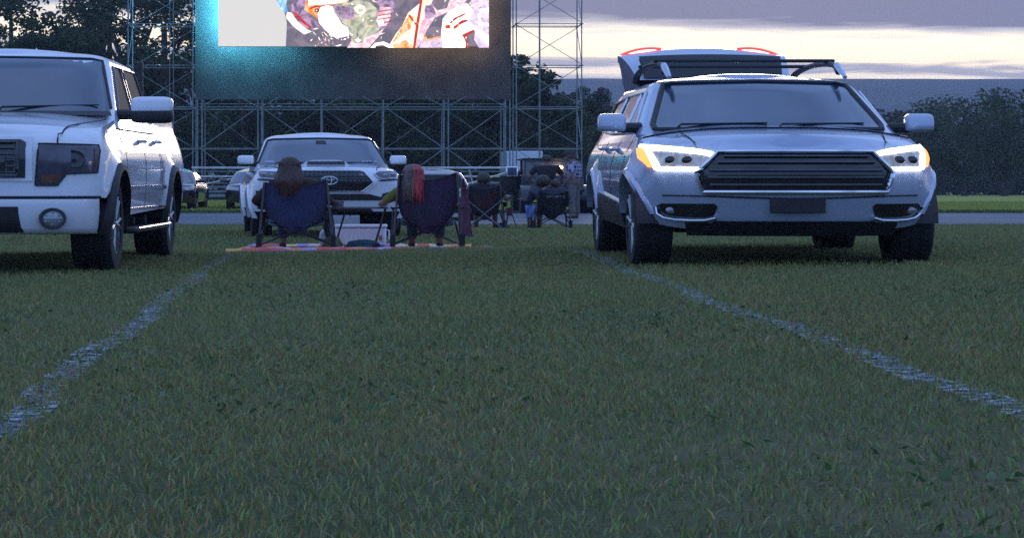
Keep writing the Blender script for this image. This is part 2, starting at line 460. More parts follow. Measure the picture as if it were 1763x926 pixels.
# ---------------------------------------------------------------- big pickup, near left
def big_pickup():
    d = 17.8; X = -2.574
    zf = GZ(X, d + .95); zr = GZ(X, d + 4.63)
    pitch = math.atan2(zr - zf, 3.68)
    root = empty('pickup_truck', (X, d, zf - .95 * math.tan(pitch)), R(-2.0), pitch,
                 'large white crew cab pickup with dark smoked headlights, facing the viewer at the left edge', 'pickup truck')
    root.scale = (1, 1, 1.045)
    arches = [(.95, .475), (4.63, .475)]; wz = .41
    W = Wrap([(.28, .93), (.45, .965), (.7, .985), (.95, .985), (1.08, .965), (1.2, .935), (1.30, .90), (1.45, .89)],
             [(.28, .14), (.6, .06), (1.06, .05), (1.13, .075), (1.20, .16), (1.3, .25)], [(.3, 5.9), (1.5, 5.88)], .50, 3.0, .18, 3.2)
    W.bulge = flare_bulge(arches, wz, .035, .16)
    sp = dict(wrap=W, arches=arches, wz=wz, z_rocker=.5, z_floor=.36, L=5.9, z_nose=1.1, paint=M_white,
              z_bot=[(0, .64), (.48, .64), (.5, .52), (1.4, .47), (4.1, .50), (5.2, .55), (5.9, .55)],
              z_top=[(0, 1.15), (.25, 1.18), (.8, 1.245), (1.4, 1.30), (1.7, 1.33), (3.9, 1.36), (4.0, 1.42), (5.9, 1.45)],
              crown=lambda y: .085 if y < 1.9 else .0)
    car_shell(sp, root)
    # bumper, its own shell just proud of the body
    B = Wrap([(.30, .95), (.45, .985), (.66, .985)], [(.30, .03), (.42, -.03), (.66, -.045)], [(.3, 5.9)], .48, 3.0)
    bm_ = MB()
    for sg in (-1, 1):
        rows = []
        for i in range(15):
            t = math.sin(i / 14 * math.pi / 2) if i < 14 else 1
            row = []
            for z in (.60, .625, .628, .55, .48, .42, .36, .345, .35):
                pass
            zs_ = [(.632, .06), (.632, 0), (.61, -.004), (.52, -.004), (.40, 0), (.36, .004), (.345, .05)]
            for z, dy in zs_:
                x = B.W(z) * t * .965; y = interp(B.yf, z) + .44 * (1 - (1 - min(.999, t) ** 3) ** (1 / 3)) * .9
                row.append(Vector((sg * x, y + dy, z)))
            rows.append(row)
        bm_.grid(rows)
    bumper = bm_.build('bumper', M_white, root, sharp=45)
    Bf = lambda x, z, off: Vector((x, interp(B.yf, z) - off + .0 + .44 * .9 * (1 - (1 - min(.999, abs(x) / (B.W(z) * .965)) ** 3) ** (1 / 3)), z))
    mb = MB(); patch(mb, Bf, [(-.50, .36), (-.47, .572), (.47, .572), (.50, .36)], .006, 20, 4); mb.build('bumper_opening', M_black, bumper)
    for sg in (-1, 1):
        mb = MB(); c = Bf(sg * .69, .475, .035)
        mb.lathe([(c.y + .04, .001), (c.y + .04, .088), (c.y - .012, .088), (c.y - .012, .074), (c.y + .01, .068)], 28, 'y', (c.x, 0, c.z))
        f = mb.build('fog_lamp', M_gloss, bumper)
        mb = MB(); mb.lathe([(c.y + .006, .069), (c.y - .004, .05), (c.y - .01, .02), (c.y - .01, .001)], 24, 'y', (c.x, 0, c.z))
        for a in range(6):
            mb.ell((c.x + .05 * math.cos(a * 1.05 + .5), c.y - .006, c.z + .05 * math.sin(a * 1.05 + .5)), (.009, .006, .009), 6, 5)
        mb.build('fog_lamp_lens', M_lampclear, f)
    Ff = lambda x, z, off: W.front(x, z, off)
    # valance between grille and bumper: gap line
    mb = MB(); mb.tube([Ff(lerp(-.95, .95, i / 40), .645, .0) for i in range(41)], .014, 6); mb.build('bumper_seam', M_seam, root)
    # grille with surround
    mb = MB(); patch(mb, Ff, [(-.545, .78), (-.545, 1.135), (.545, 1.135), (.545, .78)], .012, 24, 4); mb.build('grille_surround', M_white, root)
    g = MB(); patch(g, Ff, [(-.50, .805), (-.505, 1.09), (-.47, 1.115), (.47, 1.115), (.505, 1.09), (.50, .805)], .018, 24, 4, thick=.02)
    gr = g.build('grille', M_gloss, root)
    g = MB()
    for z in (.85, .90, .95, 1.0, 1.05): g.tube([Ff(lerp(-.44, .44, i / 12), z, .022) for i in range(13)], .010, 6)
    for i in range(-9, 10): g.tube([Ff(i * .048, .83, .021), Ff(i * .048, 1.09, .021)], .006, 5)
    outline(g, Ff, [(-.45, .825), (-.45, 1.09), (.45, 1.09), (.45, .825)], .024, .016)
    for s_ in (-1, 1): g.box((s_ * .2, Ff(0, .95, .03).y, .955), (.36, .02, .045))
    g.build('grille_bars', M_rimd, gr)
    for sg in (-1, 1):
        poly = [(sg * x, z) for x, z in ((.565, .745), (.585, 1.085), (.935, 1.075), (.945, 1.03), (.935, .85), (.755, .84), (.70, .745))]
        mb = MB(); patch(mb, Ff, poly, .008, 16, 8); hl = mb.build('headlight', M_lens, root)
        mb = MB(); outline(mb, Ff, poly, .006, .008); mb.build('headlight_rim', M_black, hl)
        mb = MB(); patch(mb, Ff, [(sg * x, z) for x, z in ((.60, .765), (.60, .83), (.735, .83), (.69, .765))], .012, 8, 3); mb.build('turn_lamp', M_amber, hl)
        mb = MB()
        patch(mb, Ff, [(sg * x, z) for x, z in ((.915, .90), (.915, 1.05), (.938, 1.05), (.938, .90))], .012, 3, 3); mb.build('side_reflector', M_amber, hl)
        mb = MB(); c = Ff(sg * .80, .96, .011); mb.lathe([(c.y, .075), (c.y - .006, .07), (c.y - .004, .05), (c.y - .008, .001)], 20, 'y', (c.x, 0, c.z))
        mb.build('projector', M_gloss, hl)
        # bonnet shut line
        mb = MB(); ln = [(.70, .09), (.72, .2), (.735, .4), (.80, .75), (.84, 1.2), (.85, 1.45)]
        pts = []
        for i in range(30):
            y = lerp(.13, 1.45, i / 29); x = interp([(b, a) for a, b in ln], y); pts.append(Vector((sg * x, y, hood_z(sp, x, y) + .0005)))
        mb.tube([Ff(sg * .70, 1.09, .001), Ff(sg * .70, 1.13, .002)] + pts, .0055, 5); mb.build('bonnet_seam', M_seam, root)
        # raised crease of the bonnet
    # cabin
    C = Wrap([(1.24, .935), (1.33, .90), (1.80, .795), (1.87, .77), (1.925, .70), (1.955, .60), (1.965, .5)],
             [(1.24, 1.22), (1.40, 1.42), (1.86, 2.02), (1.93, 2.18), (1.965, 2.45)],
             [(1.24, 4.02), (1.40, 3.98), (1.86, 3.82), (1.965, 3.4)], .30, 2.6, .15, 3)
    sp['cab'] = C
    cabm = cabin(sp, root, [1.24, 1.3, 1.36, 1.5, 1.65, 1.78, 1.84, 1.87, 1.90, 1.925, 1.945, 1.958, 1.965], .04)
    Cf = lambda x, z, off: C.front(x, z, off)
    mb = MB(); patch(mb, Cf, [(-.845, 1.36), (-.86, 1.42), (-.735, 1.865), (-.66, 1.885), (0, 1.90), (.66, 1.885), (.735, 1.865), (.86, 1.42), (.845, 1.36)], .006, 26, 8); ws = mb.build('windshield', M_glassw, root)
    mb = MB(); outline(mb, Cf, [(-.86, 1.42), (-.735, 1.865), (-.66, 1.885), (0, 1.90), (.66, 1.885), (.735, 1.865), (.86, 1.42)], .006, .012, closed=False); mb.build('windshield_seal', M_black, ws)
    for sx in (-.62, .12):
        mb = MB(); mb.tube([Cf(sx, 1.37, .03), Cf(sx + .02, 1.40, .035), Cf(sx + .66, 1.435, .02)], [.012, .011, .007], 6); mb.build('wiper', M_black, root)
    mb = MB(); mb.grid([[Cf(lerp(-.86, .86, i / 20), 1.36, .05) + Vector((0, -.06, -.045)) for i in range(21)], [Cf(lerp(-.86, .86, i / 20), 1.385, .012) for i in range(21)]]); mb.build('cowl', M_black, root)
    for sg in (-1, 1):
        fn = side_fn(C, sg)
        for nm, poly in (('window', [(1.86, 1.385), (2.72, 1.385), (2.72, 1.83), (2.36, 1.83)]), ('window', [(2.86, 1.385), (3.78, 1.385), (3.66, 1.83), (2.86, 1.83)])):
            mb = MB(); patch(mb, fn, poly, .006, 8, 6); w_ = mb.build(nm, M_open, root)
            mb = MB(); outline(mb, fn, poly, .006, .011); mb.build('window_trim', M_gloss, w_)
        fs = side_fn(W, sg)
        mb = MB(); patch(mb, fs, [(1.46, .70), (4.13, .70), (4.13, .735), (1.46, .735)], .012, 24, 1, thick=.02); mb.build('body_moulding', M_chrome, root)
        mb = MB(); patch(mb, fs, [(1.46, .515), (4.12, .515), (4.12, .535), (1.46, .535)], .008, 24, 1, thick=.02); mb.build('sill_trim', M_chrome, root)
        seams_side(root, W, sg, [((1.58, .56), (1.62, 1.33)), ((2.80, .53), (2.80, 1.35)), ((3.86, .75), (3.9, 1.36)), ((4.0, .53), (3.98, 1.36))])
        handle_on(root, W, sg, 2.66, 1.145, M_white); handle_on(root, W, sg, 3.74, 1.155, M_white)
        mb = MB(); mb.box((sg * .96, 2.8, .335), (.17, 2.3, .05)); 
        for yy in (1.9, 2.8, 3.6): mb.box((sg * .80, yy, .40), (.2, .06, .10))
        mb.build('running_board', M_black, root, bevel=.015)
        mb = MB(); mb.tube([(sg * 1.05, 1.68, .358), (sg * 1.05, 3.92, .358)], .010, 6); mb.build('step_edge', M_chrome, root)
        mirror(root, sg, .99, 1.285, 1.78, 1.295, 1.43, 1.53, 1.37, M_white)
        mb = MB(); patch(mb, fs, [(1.50, 1.12), (1.50, 1.16), (1.72, 1.16), (1.72, 1.12)], .006, 5, 1); mb.build('fender_badge', M_chrome, root)
    arch_trim(sp, root, .055, .022)
    for yc in (.95, 4.63):
        for sg in (-1, 1): wheel(root, sg * .855, yc, .41, .27, .26, 6, M_rim, sg)
    # load bed closed by a dark cover, tail lamps
    mb = MB(); mb.box((0, 4.95, 1.40), (1.5, 1.75, .05)); mb.build('bed_cover', M_black, root)
    return root

# ---------------------------------------------------------------- middle pickup
def mid_pickup():
    d = 34.0; X = -.235
    zf = GZ(X, d + 1.5)
    root = empty('pickup_truck', (X, d, zf), R(3.6), 0, 'white pickup with bonnet scoop and honeycomb grille, parked in front of the folding chairs', 'pickup truck')
    arches = [(.92, .45), (4.16, .45)]; wz = .385
    W = Wrap([(.28, .90), (.5, .935), (.75, .945), (.9, .935), (1.02, .90), (1.10, .85), (1.2, .82)],
             [(.28, .18), (.45, .10), (.62, .06), (.94, .03), (1.05, .07), (1.11, .16), (1.17, .30)], [(.3, 5.39), (1.3, 5.36)], .54, 2.8, .2, 3)
    W.bulge = flare_bulge(arches, wz, .03, .18)
    sp = dict(wrap=W, arches=arches, wz=wz, z_floor=.34, z_rocker=.45, L=5.39, z_nose=1.04, paint=M_white,
              z_bot=[(0, .43), (.48, .43), (.6, .45), (4.5, .47), (5.39, .5)],
              z_top=[(0, 1.075), (.3, 1.095), (.7, 1.125), (1.4, 1.16), (1.7, 1.17), (3.6, 1.19), (3.8, 1.27), (5.39, 1.28)],
              crown=lambda y: .075 if y < 1.8 else 0)
    car_shell(sp, root)
    Ff = lambda x, z, off: W.front(x, z, off)
    hexa = [(-.53, .92), (-.435, 1.055), (-.38, 1.075), (.38, 1.075), (.435, 1.055), (.53, .92), (.52, .88), (.41, .765), (-.41, .765), (-.52, .88)]
    mb = MB(); patch(mb, Ff, [(x * 1.09, .92 + (z - .92) * 1.17) for x, z in hexa], .022, 30, 5); sur = mb.build('grille_surround', M_white, root)
    mb = MB(); outline(mb, Ff, hexa, .028, .010); mb.build('grille_trim', M_chrome, root)
    mb = MB(); patch(mb, Ff, [(x * .985, .92 + (z - .92) * .98) for x, z in hexa], .026, 30, 5, thick=.01); gr = mb.build('grille', M_gloss, root)
    mb = MB(); k = 0                                   # honeycomb mesh
    for r_ in range(8):
        z = .795 + r_ * .036
        for q in range(-11, 12):
            x = q * .052 + (.026 if r_ % 2 else 0)
            lim = interp([(.765, .39), (.915, .50), (1.075, .35)], z)
            if abs(x) > lim: continue
            pts = [Ff(x + .0255 * math.cos(R(60 * a + 30)), z + .021 * math.sin(R(60 * a + 30)), .034) for a in range(7)]
            mb.tube(pts, .0045, 4)
    mb.build('honeycomb', M_rimd, gr)
    mb = MB(); c = Ff(0, .935, .05)                    # three-ellipse emblem
    def ring(cx, cz, a, b, r): mb.tube([(cx + a * math.cos(t * math.pi / 14), c.y, cz + b * math.sin(t * math.pi / 14)) for t in range(29)], r, 6)
    ring(0, .935, .098, .066, .008); ring(0, .935, .030, .060, .006); ring(0, .965, .066, .026, .006)
    emb = mb.build('emblem', M_chrome, gr)
    mb = MB(); mb.lathe([(c.y + .02, .12), (c.y + .012, .12), (c.y + .01, .001)], 8, 'y', (0, 0, .935)); mb.build('emblem_plate', M_gloss, gr)
    for sg in (-1, 1):
        poly = [(sg * x, z) for x, z in ((.555, 1.045), (.61, 1.07), (.825, 1.085), (.85, 1.04), (.84, .995), (.80, .97), (.66, .955), (.60, .98))]
        mb = MB(); patch(mb, Ff, poly, .012, 14, 6); hl = mb.build('headlight', M_lens, root)
        mb = MB(); outline(mb, Ff, poly, .014, .008); mb.build('headlight_rim', M_chrome, hl)
        for (hx, hz, hr) in ((.69, 1.02, .030), (.775, 1.03, .028)):
            mb = MB(); c = Ff(sg * hx, hz, .015); mb.ell(c, (hr, .012, hr), 12, 8); mb.build('projector', M_lampclear, hl)
        mb = MB(); patch(mb, Ff, [(sg * x, z) for x, z in ((.80, 1.0), (.81, 1.06), (.835, 1.04), (.83, 1.0))], .016, 3, 3); mb.build('turn_lamp', M_amber, hl)
        mb = MB(); patch(mb, Ff, [(sg * x, z) for x, z in ((.60, .935), (.66, .945), (.86, .96), (.86, .945), (.66, .925))], .018, 8, 2); mb.build('lamp_shadow_gap', M_black, root)
    # bumper details
    mb = MB(); patch(mb, Ff, [(-.66, .615), (-.66, .66), (-.50, .715), (.50, .715), (.66, .66), (.66, .615)], .010, 26, 3); mb.build('lower_grille', M_black, root)
    for sg in (-1, 1):
        mb = MB(); patch(mb, Ff, [(sg * x, z) for x, z in ((.64, .60), (.66, .72), (.80, .77), (.88, .77), (.88, .60))], .010, 8, 4); br = mb.build('fog_lamp_bezel', M_black, root)
        mb = MB(); c = Ff(sg * .74, .66, .014); mb.ell(c, (.04, .012, .04), 12, 8); mb.build('fog_lamp', M_lampclear, br)
    mb = MB(); patch(mb, Ff, [(-.55, .43), (-.50, .50), (.50, .50), (.55, .43)], .014, 20, 3); mb.build('skid_plate', M_rimd, root)
    # scoop
    mb = MB(); rows = []
    for i in range(9):
        y = lerp(.72, 1.28, i / 8); h = .078 * (1 - .8 * smooth((i - 1) / 7)) if i else .070
        row = []
        for j in range(13):
            x = lerp(-.30, .30, j / 12); e = 1 - abs(j / 6 - 1) ** 5
            row.append(Vector((x, y, hood_z(sp, x, y) + (h * e if 0 < j < 12 else -.01))))
        rows.append(row)
    rows.insert(0, [Vector((p.x, p.y + .002, hood_z(sp, p.x, .72) - .01)) for p in rows[0]])
    mb.grid(rows); sc_ = mb.build('bonnet_scoop', M_white, root)
    mb = MB(); mb.prism([(-.24, hood_z(sp, .24, .72) + .008), (-.225, hood_z(sp, .22, .72) + .056), (.225, hood_z(sp, .22, .72) + .056), (.24, hood_z(sp, .24, .72) + .008)], .705, .72); mb.build('scoop_opening', M_gloss, sc_)
    for sg in (-1, 1):
        mb = MB(); pts = []
        for i in range(24):
            y = lerp(.22, 1.5, i / 23); x = lerp(.60, .80, smooth(i / 23)); pts.append(Vector((sg * x, y, hood_z(sp, x, y) + .0005)))
        mb.tube(pts, .006, 5); mb.build('bonnet_seam', M_seam, root)
    C = Wrap([(1.10, .87), (1.18, .85), (1.60, .725), (1.66, .70), (1.71, .64), (1.735, .54), (1.742, .45)],
             [(1.10, 1.18), (1.22, 1.36), (1.62, 1.98), (1.69, 2.15), (1.742, 2.45)], [(1.10, 3.75), (1.2, 3.7), (1.6, 3.5), (1.742, 3.1)], .34, 2.4, .15, 3)
    sp['cab'] = C
    cabin(sp, root, [1.10, 1.16, 1.22, 1.35, 1.5, 1.6, 1.64, 1.67, 1.70, 1.72, 1.735, 1.742], .04)
    Cf = lambda x, z, off: C.front(x, z, off)
    poly = [(-.80, 1.19), (-.81, 1.235), (-.675, 1.63), (-.61, 1.65), (0, 1.665), (.61, 1.65), (.675, 1.63), (.81, 1.235), (.80, 1.19)]
    mb = MB(); patch(mb, Cf, poly, .006, 24, 8); ws = mb.build('windshield', M_glassw, root)
    mb = MB(); outline(mb, Cf, poly[1:-1], .008, .016, closed=False); mb.build('windshield_seal', M_black, ws)
    mb = MB()
    for i, x in enumerate((.50, .545, .59, .66)): patch(mb, Cf, [(x, 1.245), (x, 1.27), (x + .028, 1.27), (x + .028, 1.245)], .010, 2, 1, thick=.003)
    patch(mb, Cf, [(-.735, 1.24), (-.725, 1.27), (-.62, 1.27), (-.62, 1.24)], .010, 2, 1, thick=.003)
    mb.build('windscreen_stickers', mat('sticker_paper', (.35, .40, .45), .6), ws)
    mb = MB(); patch(mb, Cf, [(-.07, 1.56), (-.06, 1.625), (.06, 1.625), (.07, 1.56)], .009, 3, 2, thick=.003); mb.build('rear_view_mirror', M_black, ws)
    for sx in (-.6, .05):
        mb = MB(); mb.tube([Cf(sx, 1.19, .03), Cf(sx + .02, 1.215, .03), Cf(sx + .58, 1.24, .015)], [.012, .011, .007], 6); mb.build('wiper', M_black, root)
    for sg in (-1, 1):
        fn = side_fn(C, sg)
        for poly in ([(1.72, 1.21), (2.62, 1.21), (2.62, 1.60), (2.32, 1.60)], [(2.72, 1.21), (3.52, 1.21), (3.38, 1.60), (2.72, 1.60)]):
            mb = MB(); patch(mb, fn, poly, .006, 8, 5); mb.build('window', M_glass, root)
        handle_on(root, W, sg, 2.5, 1.06, M_white); handle_on(root, W, sg, 3.4, 1.07, M_white)
        seams_side(root, W, sg, [((1.5, .5), (1.55, 1.15)), ((2.66, .5), (2.66, 1.18)), ((3.6, .5), (3.62, 1.18))])
        mirror(root, sg, .87, 1.08, 1.66, 1.225, 1.265, 1.37, 1.22, M_white, dep=.18)
    arch_trim(sp, root, .045, .02, M_white)
    for yc in (.92, 4.16):
        for sg in (-1, 1): wheel(root, sg * .80, yc, .385, .26, .225, 6, M_rimd, sg)
    return root

# ---------------------------------------------------------------- SUV near right, tailgate open
def suv():
    d = 17.15; X = 2.77
    zf = GZ(X - .9, d + .93); zr = GZ(X - .9, d + 3.79)
    pitch = math.atan2(zr - zf, 2.86)
    root = empty('suv', (X, d, zf - .93 * math.tan(pitch)), R(-.6), pitch, 'pale silver SUV with lit headlights and raised tailgate, facing the viewer on the right', 'SUV')
    M_silver = mat('silver_car_paint', (.42, .48, .60), .28, .25, .9, .03, 1.5, two=(.38, .44, .56))
    arches = [(.93, .43), (3.79, .43)]; wz = .372
    W = Wrap([(.25, .90), (.45, .945), (.7, .965), (.85, .96), (.98, .935), (1.08, .89), (1.16, .85)],
             [(.25, .20), (.4, .10), (.6, .04), (.85, .03), (.97, .08), (1.04, .18), (1.1, .32)], [(.3, 4.85), (.7, 4.92), (1.2, 4.85)], .88, 2.25, .30, 2.8)
    W.bulge = flare_bulge(arches, wz, .022, .14)
    sp = dict(wrap=W, arches=arches, wz=wz, z_floor=.26, z_rocker=.45, L=4.92, z_nose=1.0, paint=M_silver,
              z_bot=[(0, .29), (.4, .36), (.5, .42), (1.35, .52), (3.4, .60), (4.3, .5), (4.92, .45)],
              z_top=[(0, 1.02), (.3, 1.05), (.7, 1.09), (1.2, 1.125), (1.6, 1.14), (4.6, 1.19), (4.92, 1.15)],
              crown=lambda y: .085 if y < 1.6 else 0)
    car_shell(sp, root)
    Ff = lambda x, z, off: W.front(x, z, off)
    hexa = [(-.56, .64), (-.60, .80), (-.47, .965), (.47, .965), (.60, .80), (.56, .64)]
    mb = MB(); patch(mb, Ff, hexa, .012, 26, 5); gr = mb.build('grille', M_gloss, root)
    mb = MB(); outline(mb, Ff, hexa, .02, .018); mb.build('grille_trim', M_chrome, gr)
    mb = MB()
    for z in (.70, .76, .82, .88, .93):
        lim = interp([(.64, .54), (.8, .57), (.965, .44)], z) - .03
        mb.tube([Ff(lerp(-lim, lim, i / 14), z, .018) for i in range(15)], .013, 6)
    mb.build('grille_bars', M_rimd, gr)
    mb = MB(); mb.box((0, W.front(0, .53, .02).y, .53), (.34, .03, .12)); mb.build('plate_bracket', M_black, root, bevel=.005)
    mb = MB(); mb.tube([Ff(lerp(-.80, .80, i / 40), .60 + .012 * math.cos(i / 40 * 6.28), .0) for i in range(41)], .007, 6); mb.build('bumper_seam', M_seam, root)
    M_drl = mat('lit_daytime_lamp', (.9, .93, 1.), .3, emit=(1., .97, .92), es=7.5)
    M_lit = mat('lit_amber_lamp', (.8, .35, .05), .3, emit=(1., .30, .03), es=1.6)
    M_beam = mat('lit_lamp_bowl', (.40, .42, .45), .2, emit=(.9, .92, 1.), es=.10, two=(.12, .12, .14), scale=22)
    for sg in (-1, 1):
        q = lambda L_: [(sg * x, z) for x, z in L_]
        mb = MB(); patch(mb, Ff, q([(.52, .90), (.54, .965), (.905, 1.03), (.907, .96), (.85, .835), (.62, .835)]), .006, 16, 6); hl = mb.build('headlight', M_beam, root)
        mb = MB(); patch(mb, Ff, q([(.50, .94), (.50, .965), (.60, .99), (.89, 1.035), (.90, 1.02), (.88, .995), (.62, .962)]), .014, 18, 3)
        patch(mb, Ff, q([(.80, .83), (.855, .995), (.885, 1.02), (.838, .83)]), .016, 4, 5)
        patch(mb, Ff, q([(.60, .822), (.60, .842), (.82, .846), (.83, .825)]), .014, 10, 2)
        mb.build('daytime_lamp', M_drl, hl)
        mb = MB(); patch(mb, Ff, q([(.84, .845), (.885, 1.01), (.912, 1.0), (.915, .92), (.868, .845)]), .018, 4, 5); mb.build('turn_lamp', M_lit, hl)
        for hx in (.65, .745):
            mb = MB(); c = Ff(sg * hx, .90, .012); mb.ell(c, (.038, .014, .038), 16, 10); mb.build('projector', M_gloss, hl)
        # fog bay with chrome lip
        poly = q([(.50, .44), (.48, .52), (.50, .545), (.80, .545), (.83, .52), (.80, .45), (.75, .43), (.54, .425)])
        mb = MB(); patch(mb, Ff, poly, .008, 14, 5); fb = mb.build('fog_lamp_bay', M_gloss, root)
        mb = MB(); pts = [Ff(sg * x, z, .02) for x, z in ((.825, .515), (.81, .46), (.77, .428), (.71, .414), (.63, .408), (.54, .41), (.48, .43))]; mb.tube(pts, .013, 8); mb.build('bumper_trim', M_chrome, fb)
        mb = MB(); c = Ff(sg * .74, .49, .012); mb.ell(c, (.035, .01, .028), 12, 8); mb.build('fog_lamp', M_lampclear, fb)
        mb = MB(); pts = []
        for i in range(22):
            y = lerp(.32, .78, i / 21); x = lerp(.60, .64, smooth(i / 21)); pts.append(Vector((sg * x, y, hood_z(sp, x, y) + .0005)))
        mb.tube(pts, .005, 5); mb.build('bonnet_seam', M_seam, root)
    mb = MB(); patch(mb, Ff, [(-.5, .30), (-.5, .40), (.5, .40), (.5, .30)], .010, 20, 3); mb.build('lower_grille', M_black, root)
    mb = MB(); patch(mb, Ff, [(-.64, .28), (-.66, .385), (.66, .385), (.64, .28)], .009, 30, 3); mb.build('chin_cladding', M_black, root)
    C = Wrap([(1.08, .89), (1.14, .865), (1.55, .725), (1.61, .69), (1.655, .63), (1.68, .54), (1.69, .42)],
             [(1.08, .98), (1.20, 1.22), (1.58, 1.86), (1.64, 2.02), (1.69, 2.35)], [(1.08, 4.78), (1.2, 4.75), (1.6, 4.52), (1.69, 4.3)], .36, 2.3, .18, 3)
    sp['cab'] = C
    cabin(sp, root, [1.08, 1.12, 1.16, 1.22, 1.35, 1.5, 1.57, 1.61, 1.64, 1.66, 1.675, 1.685, 1.69], .04)
    Cf = lambda x, z, off: C.front(x, z, off)
    poly = [(-.745, 1.175), (-.755, 1.22), (-.625, 1.59), (-.56, 1.61), (0, 1.625), (.56, 1.61), (.625, 1.59), (.755, 1.22), (.745, 1.175)]
    mb = MB(); patch(mb, Cf, poly, .006, 24, 8); ws = mb.build('windshield', M_glassw, root)
    mb = MB(); outline(mb, Cf, poly, .007, .022); mb.build('windshield_seal', M_black, ws)
    for sx in (-.6, .05):
        mb = MB(); mb.tube([Cf(sx, 1.175, .03), Cf(sx + .02, 1.20, .03), Cf(sx + .58, 1.225, .015)], [.012, .011, .007], 6); mb.build('wiper', M_black, root)
    for sg in (-1, 1):
        fn = side_fn(C, sg)
        for poly in ([(1.60, 1.165), (2.30, 1.17), (2.30, 1.54), (2.12, 1.54), (1.66, 1.2)], [(2.40, 1.17), (3.42, 1.18), (3.36, 1.54), (2.40, 1.54)], [(3.52, 1.18), (4.42, 1.22), (4.25, 1.50), (3.50, 1.54)]):
            mb = MB(); patch(mb, fn, poly, .006, 8, 5); w_ = mb.build('window', M_glass, root)
            mb = MB(); outline(mb, fn, poly, .008, .012); mb.build('window_trim', M_chrome, w_)
        fs = side_fn(W, sg)
        handle_on(root, W, sg, 2.25, 1.015, M_silver, .22); handle_on(root, W, sg, 3.25, 1.03, M_silver, .22)
        seams_side(root, W, sg, [((1.42, .56), (1.45, 1.13)), ((2.35, .6), (2.35, 1.16)), ((3.42, .95), (3.40, 1.18))])
        mb = MB(); patch(mb, fs, [(1.40, .30), (1.40, .50), (3.33, .585), (3.33, .34)], .012, 24, 3); mb.build('sill_cladding', M_black, root)
        mb = MB(); patch(mb, fs, [(1.42, .50), (1.42, .525), (3.25, .615), (3.25, .585)], .022, 24, 1); mb.build('door_moulding', M_chrome, root)
        mirror(root, sg, .93, 1.12, 1.50, 1.185, 1.215, 1.325, 1.20, M_silver, dep=.18)
        mb = MB(); pts = [Vector((sg * .60, lerp(2.15, 4.35, i / 20), 1.72 + .12 * math.sin(math.pi * min(1, max(0, i / 20)) ) ** .35)) for i in range(21)]
        mb.tube(pts, .027, 8); mb.build('roof_rail', M_black, root)
        mb = MB(); pts = [Vector((sg * .60, lerp(1.9, 2.25, i / 4), lerp(1.665, 1.80, i / 4))) for i in range(5)]; mb.tube(pts, [.016, .022, .026, .026, .022], 8); mb.build('rail_foot', M_silver, root)
    for yy in (2.6, 3.7):
        mb = MB(); mb.box((0, yy, 1.85), (1.28, .09, .03)); mb.build('roof_crossbar', M_black, root, bevel=.01)
    arch_trim(sp, root, .04, .016, M_silver, 10, 170)
    for yc in (.93, 3.79):
        for sg in (-1, 1): wheel(root, sg * .83, yc, .372, .245, .265, 6, M_rim, sg)
    # open tailgate, hinged at the back of the roof
    M_inner = mat('tailgate_lining', (.13, .12, .17), .75, var=.2, scale=6)
    def tg(x, s, off):      # s along the gate from hinge (0) to lower lip (1)
        y = 4.32 + 1.02 * s; z = 1.70 + .40 * math.sin(s * 1.35) + off - .085 * s * abs(x) ** 2
        return Vector((x * lerp(.585, .655, min(1, s * 1.3)), y, z))
    mb = MB(); mb.grid([[tg(lerp(-1, 1, j / 16), i / 14, .045) for j in range(17)] for i in range(15)]); gate = mb.build('tailgate', M_silver, root)
    mb = MB(); mb.grid([[tg(lerp(-1, 1, j / 16), i / 14, -.03) for j in range(17)] for i in range(15)]); 
    edge = [tg(-1, i / 14, 0) for i in range(15)] + [tg(lerp(-1, 1, j / 16), 1, 0) for j in range(17)] + [tg(1, 1 - i / 14, 0) for i in range(15)]
    mb.grid([[p + Vector((0, 0, -.03)) for p in edge], [p + Vector((0, 0, .045)) for p in edge]])
    mb.build('tailgate_lining', M_inner, gate)
    for sg in (-1, 1):    # hanging side wing of the gate
        mb = MB(); a = [tg(sg, i / 14, -.02) for i in range(15)]
        lowr = [p + Vector((-sg * .02, -.02, -.02 - .30 * math.sin(math.pi * min(1, i / 14 + .0)) ** .8 * (1 if i < 14 else 0))) for i, p in enumerate(a)]
        mb.grid([a, lowr]); mb.grid([[p + Vector((-sg * .03, 0, 0)) for p in a], [p + Vector((-sg * .03, 0, 0)) for p in lowr]]); mb.grid([lowr, [p + Vector((-sg * .03, 0, 0)) for p in lowr]])
        mb.build('gate_side', M_inner, gate)
        M_tl = MATS.get('lit_tail_lamp') or mat('lit_tail_lamp', (.9, .6, .5), .3, emit=(1., .72, .58), es=3.5)
        M_tr = MATS.get('lit_red_lamp') or mat('lit_red_lamp', (.6, .03, .03), .3, emit=(1., .05, .04), es=1.6)
        mb = MB(); rows = [[tg(sg * lerp(.46, .99, i / 12), 1.0, .012) + Vector((0, -.012, 0)), tg(sg * lerp(.46, .99, i / 12), 1.0, .012 + .055 * math.sin(math.pi * (.12 + .86 * i / 12)) ** .6) + Vector((0, -.012, 0))] for i in range(13)]
        mb.grid(rows); mb.grid([[p + Vector((0, .06, 0)) for p in r_] for r_ in rows]); mb.grid([[r_[1], r_[1] + Vector((0, .06, 0))] for r_ in rows]); tl = mb.build('tail_lamp', M_tl, gate)
        mb = MB(); mb.tube([r_[1] + Vector((sg * .004, 0, .004)) for r_ in rows], .015, 6); mb.tube([r_[0] + Vector((sg * .004, 0, -.004)) for r_ in rows], .015, 6); mb.build('tail_lamp_edge', M_tr, tl)
        mb = MB(); mb.tube([Vector((sg * .60, 4.45, 1.55)), tg(sg * .92, .5, -.05)], .012, 6); mb.build('gas_strut', M_black, gate)
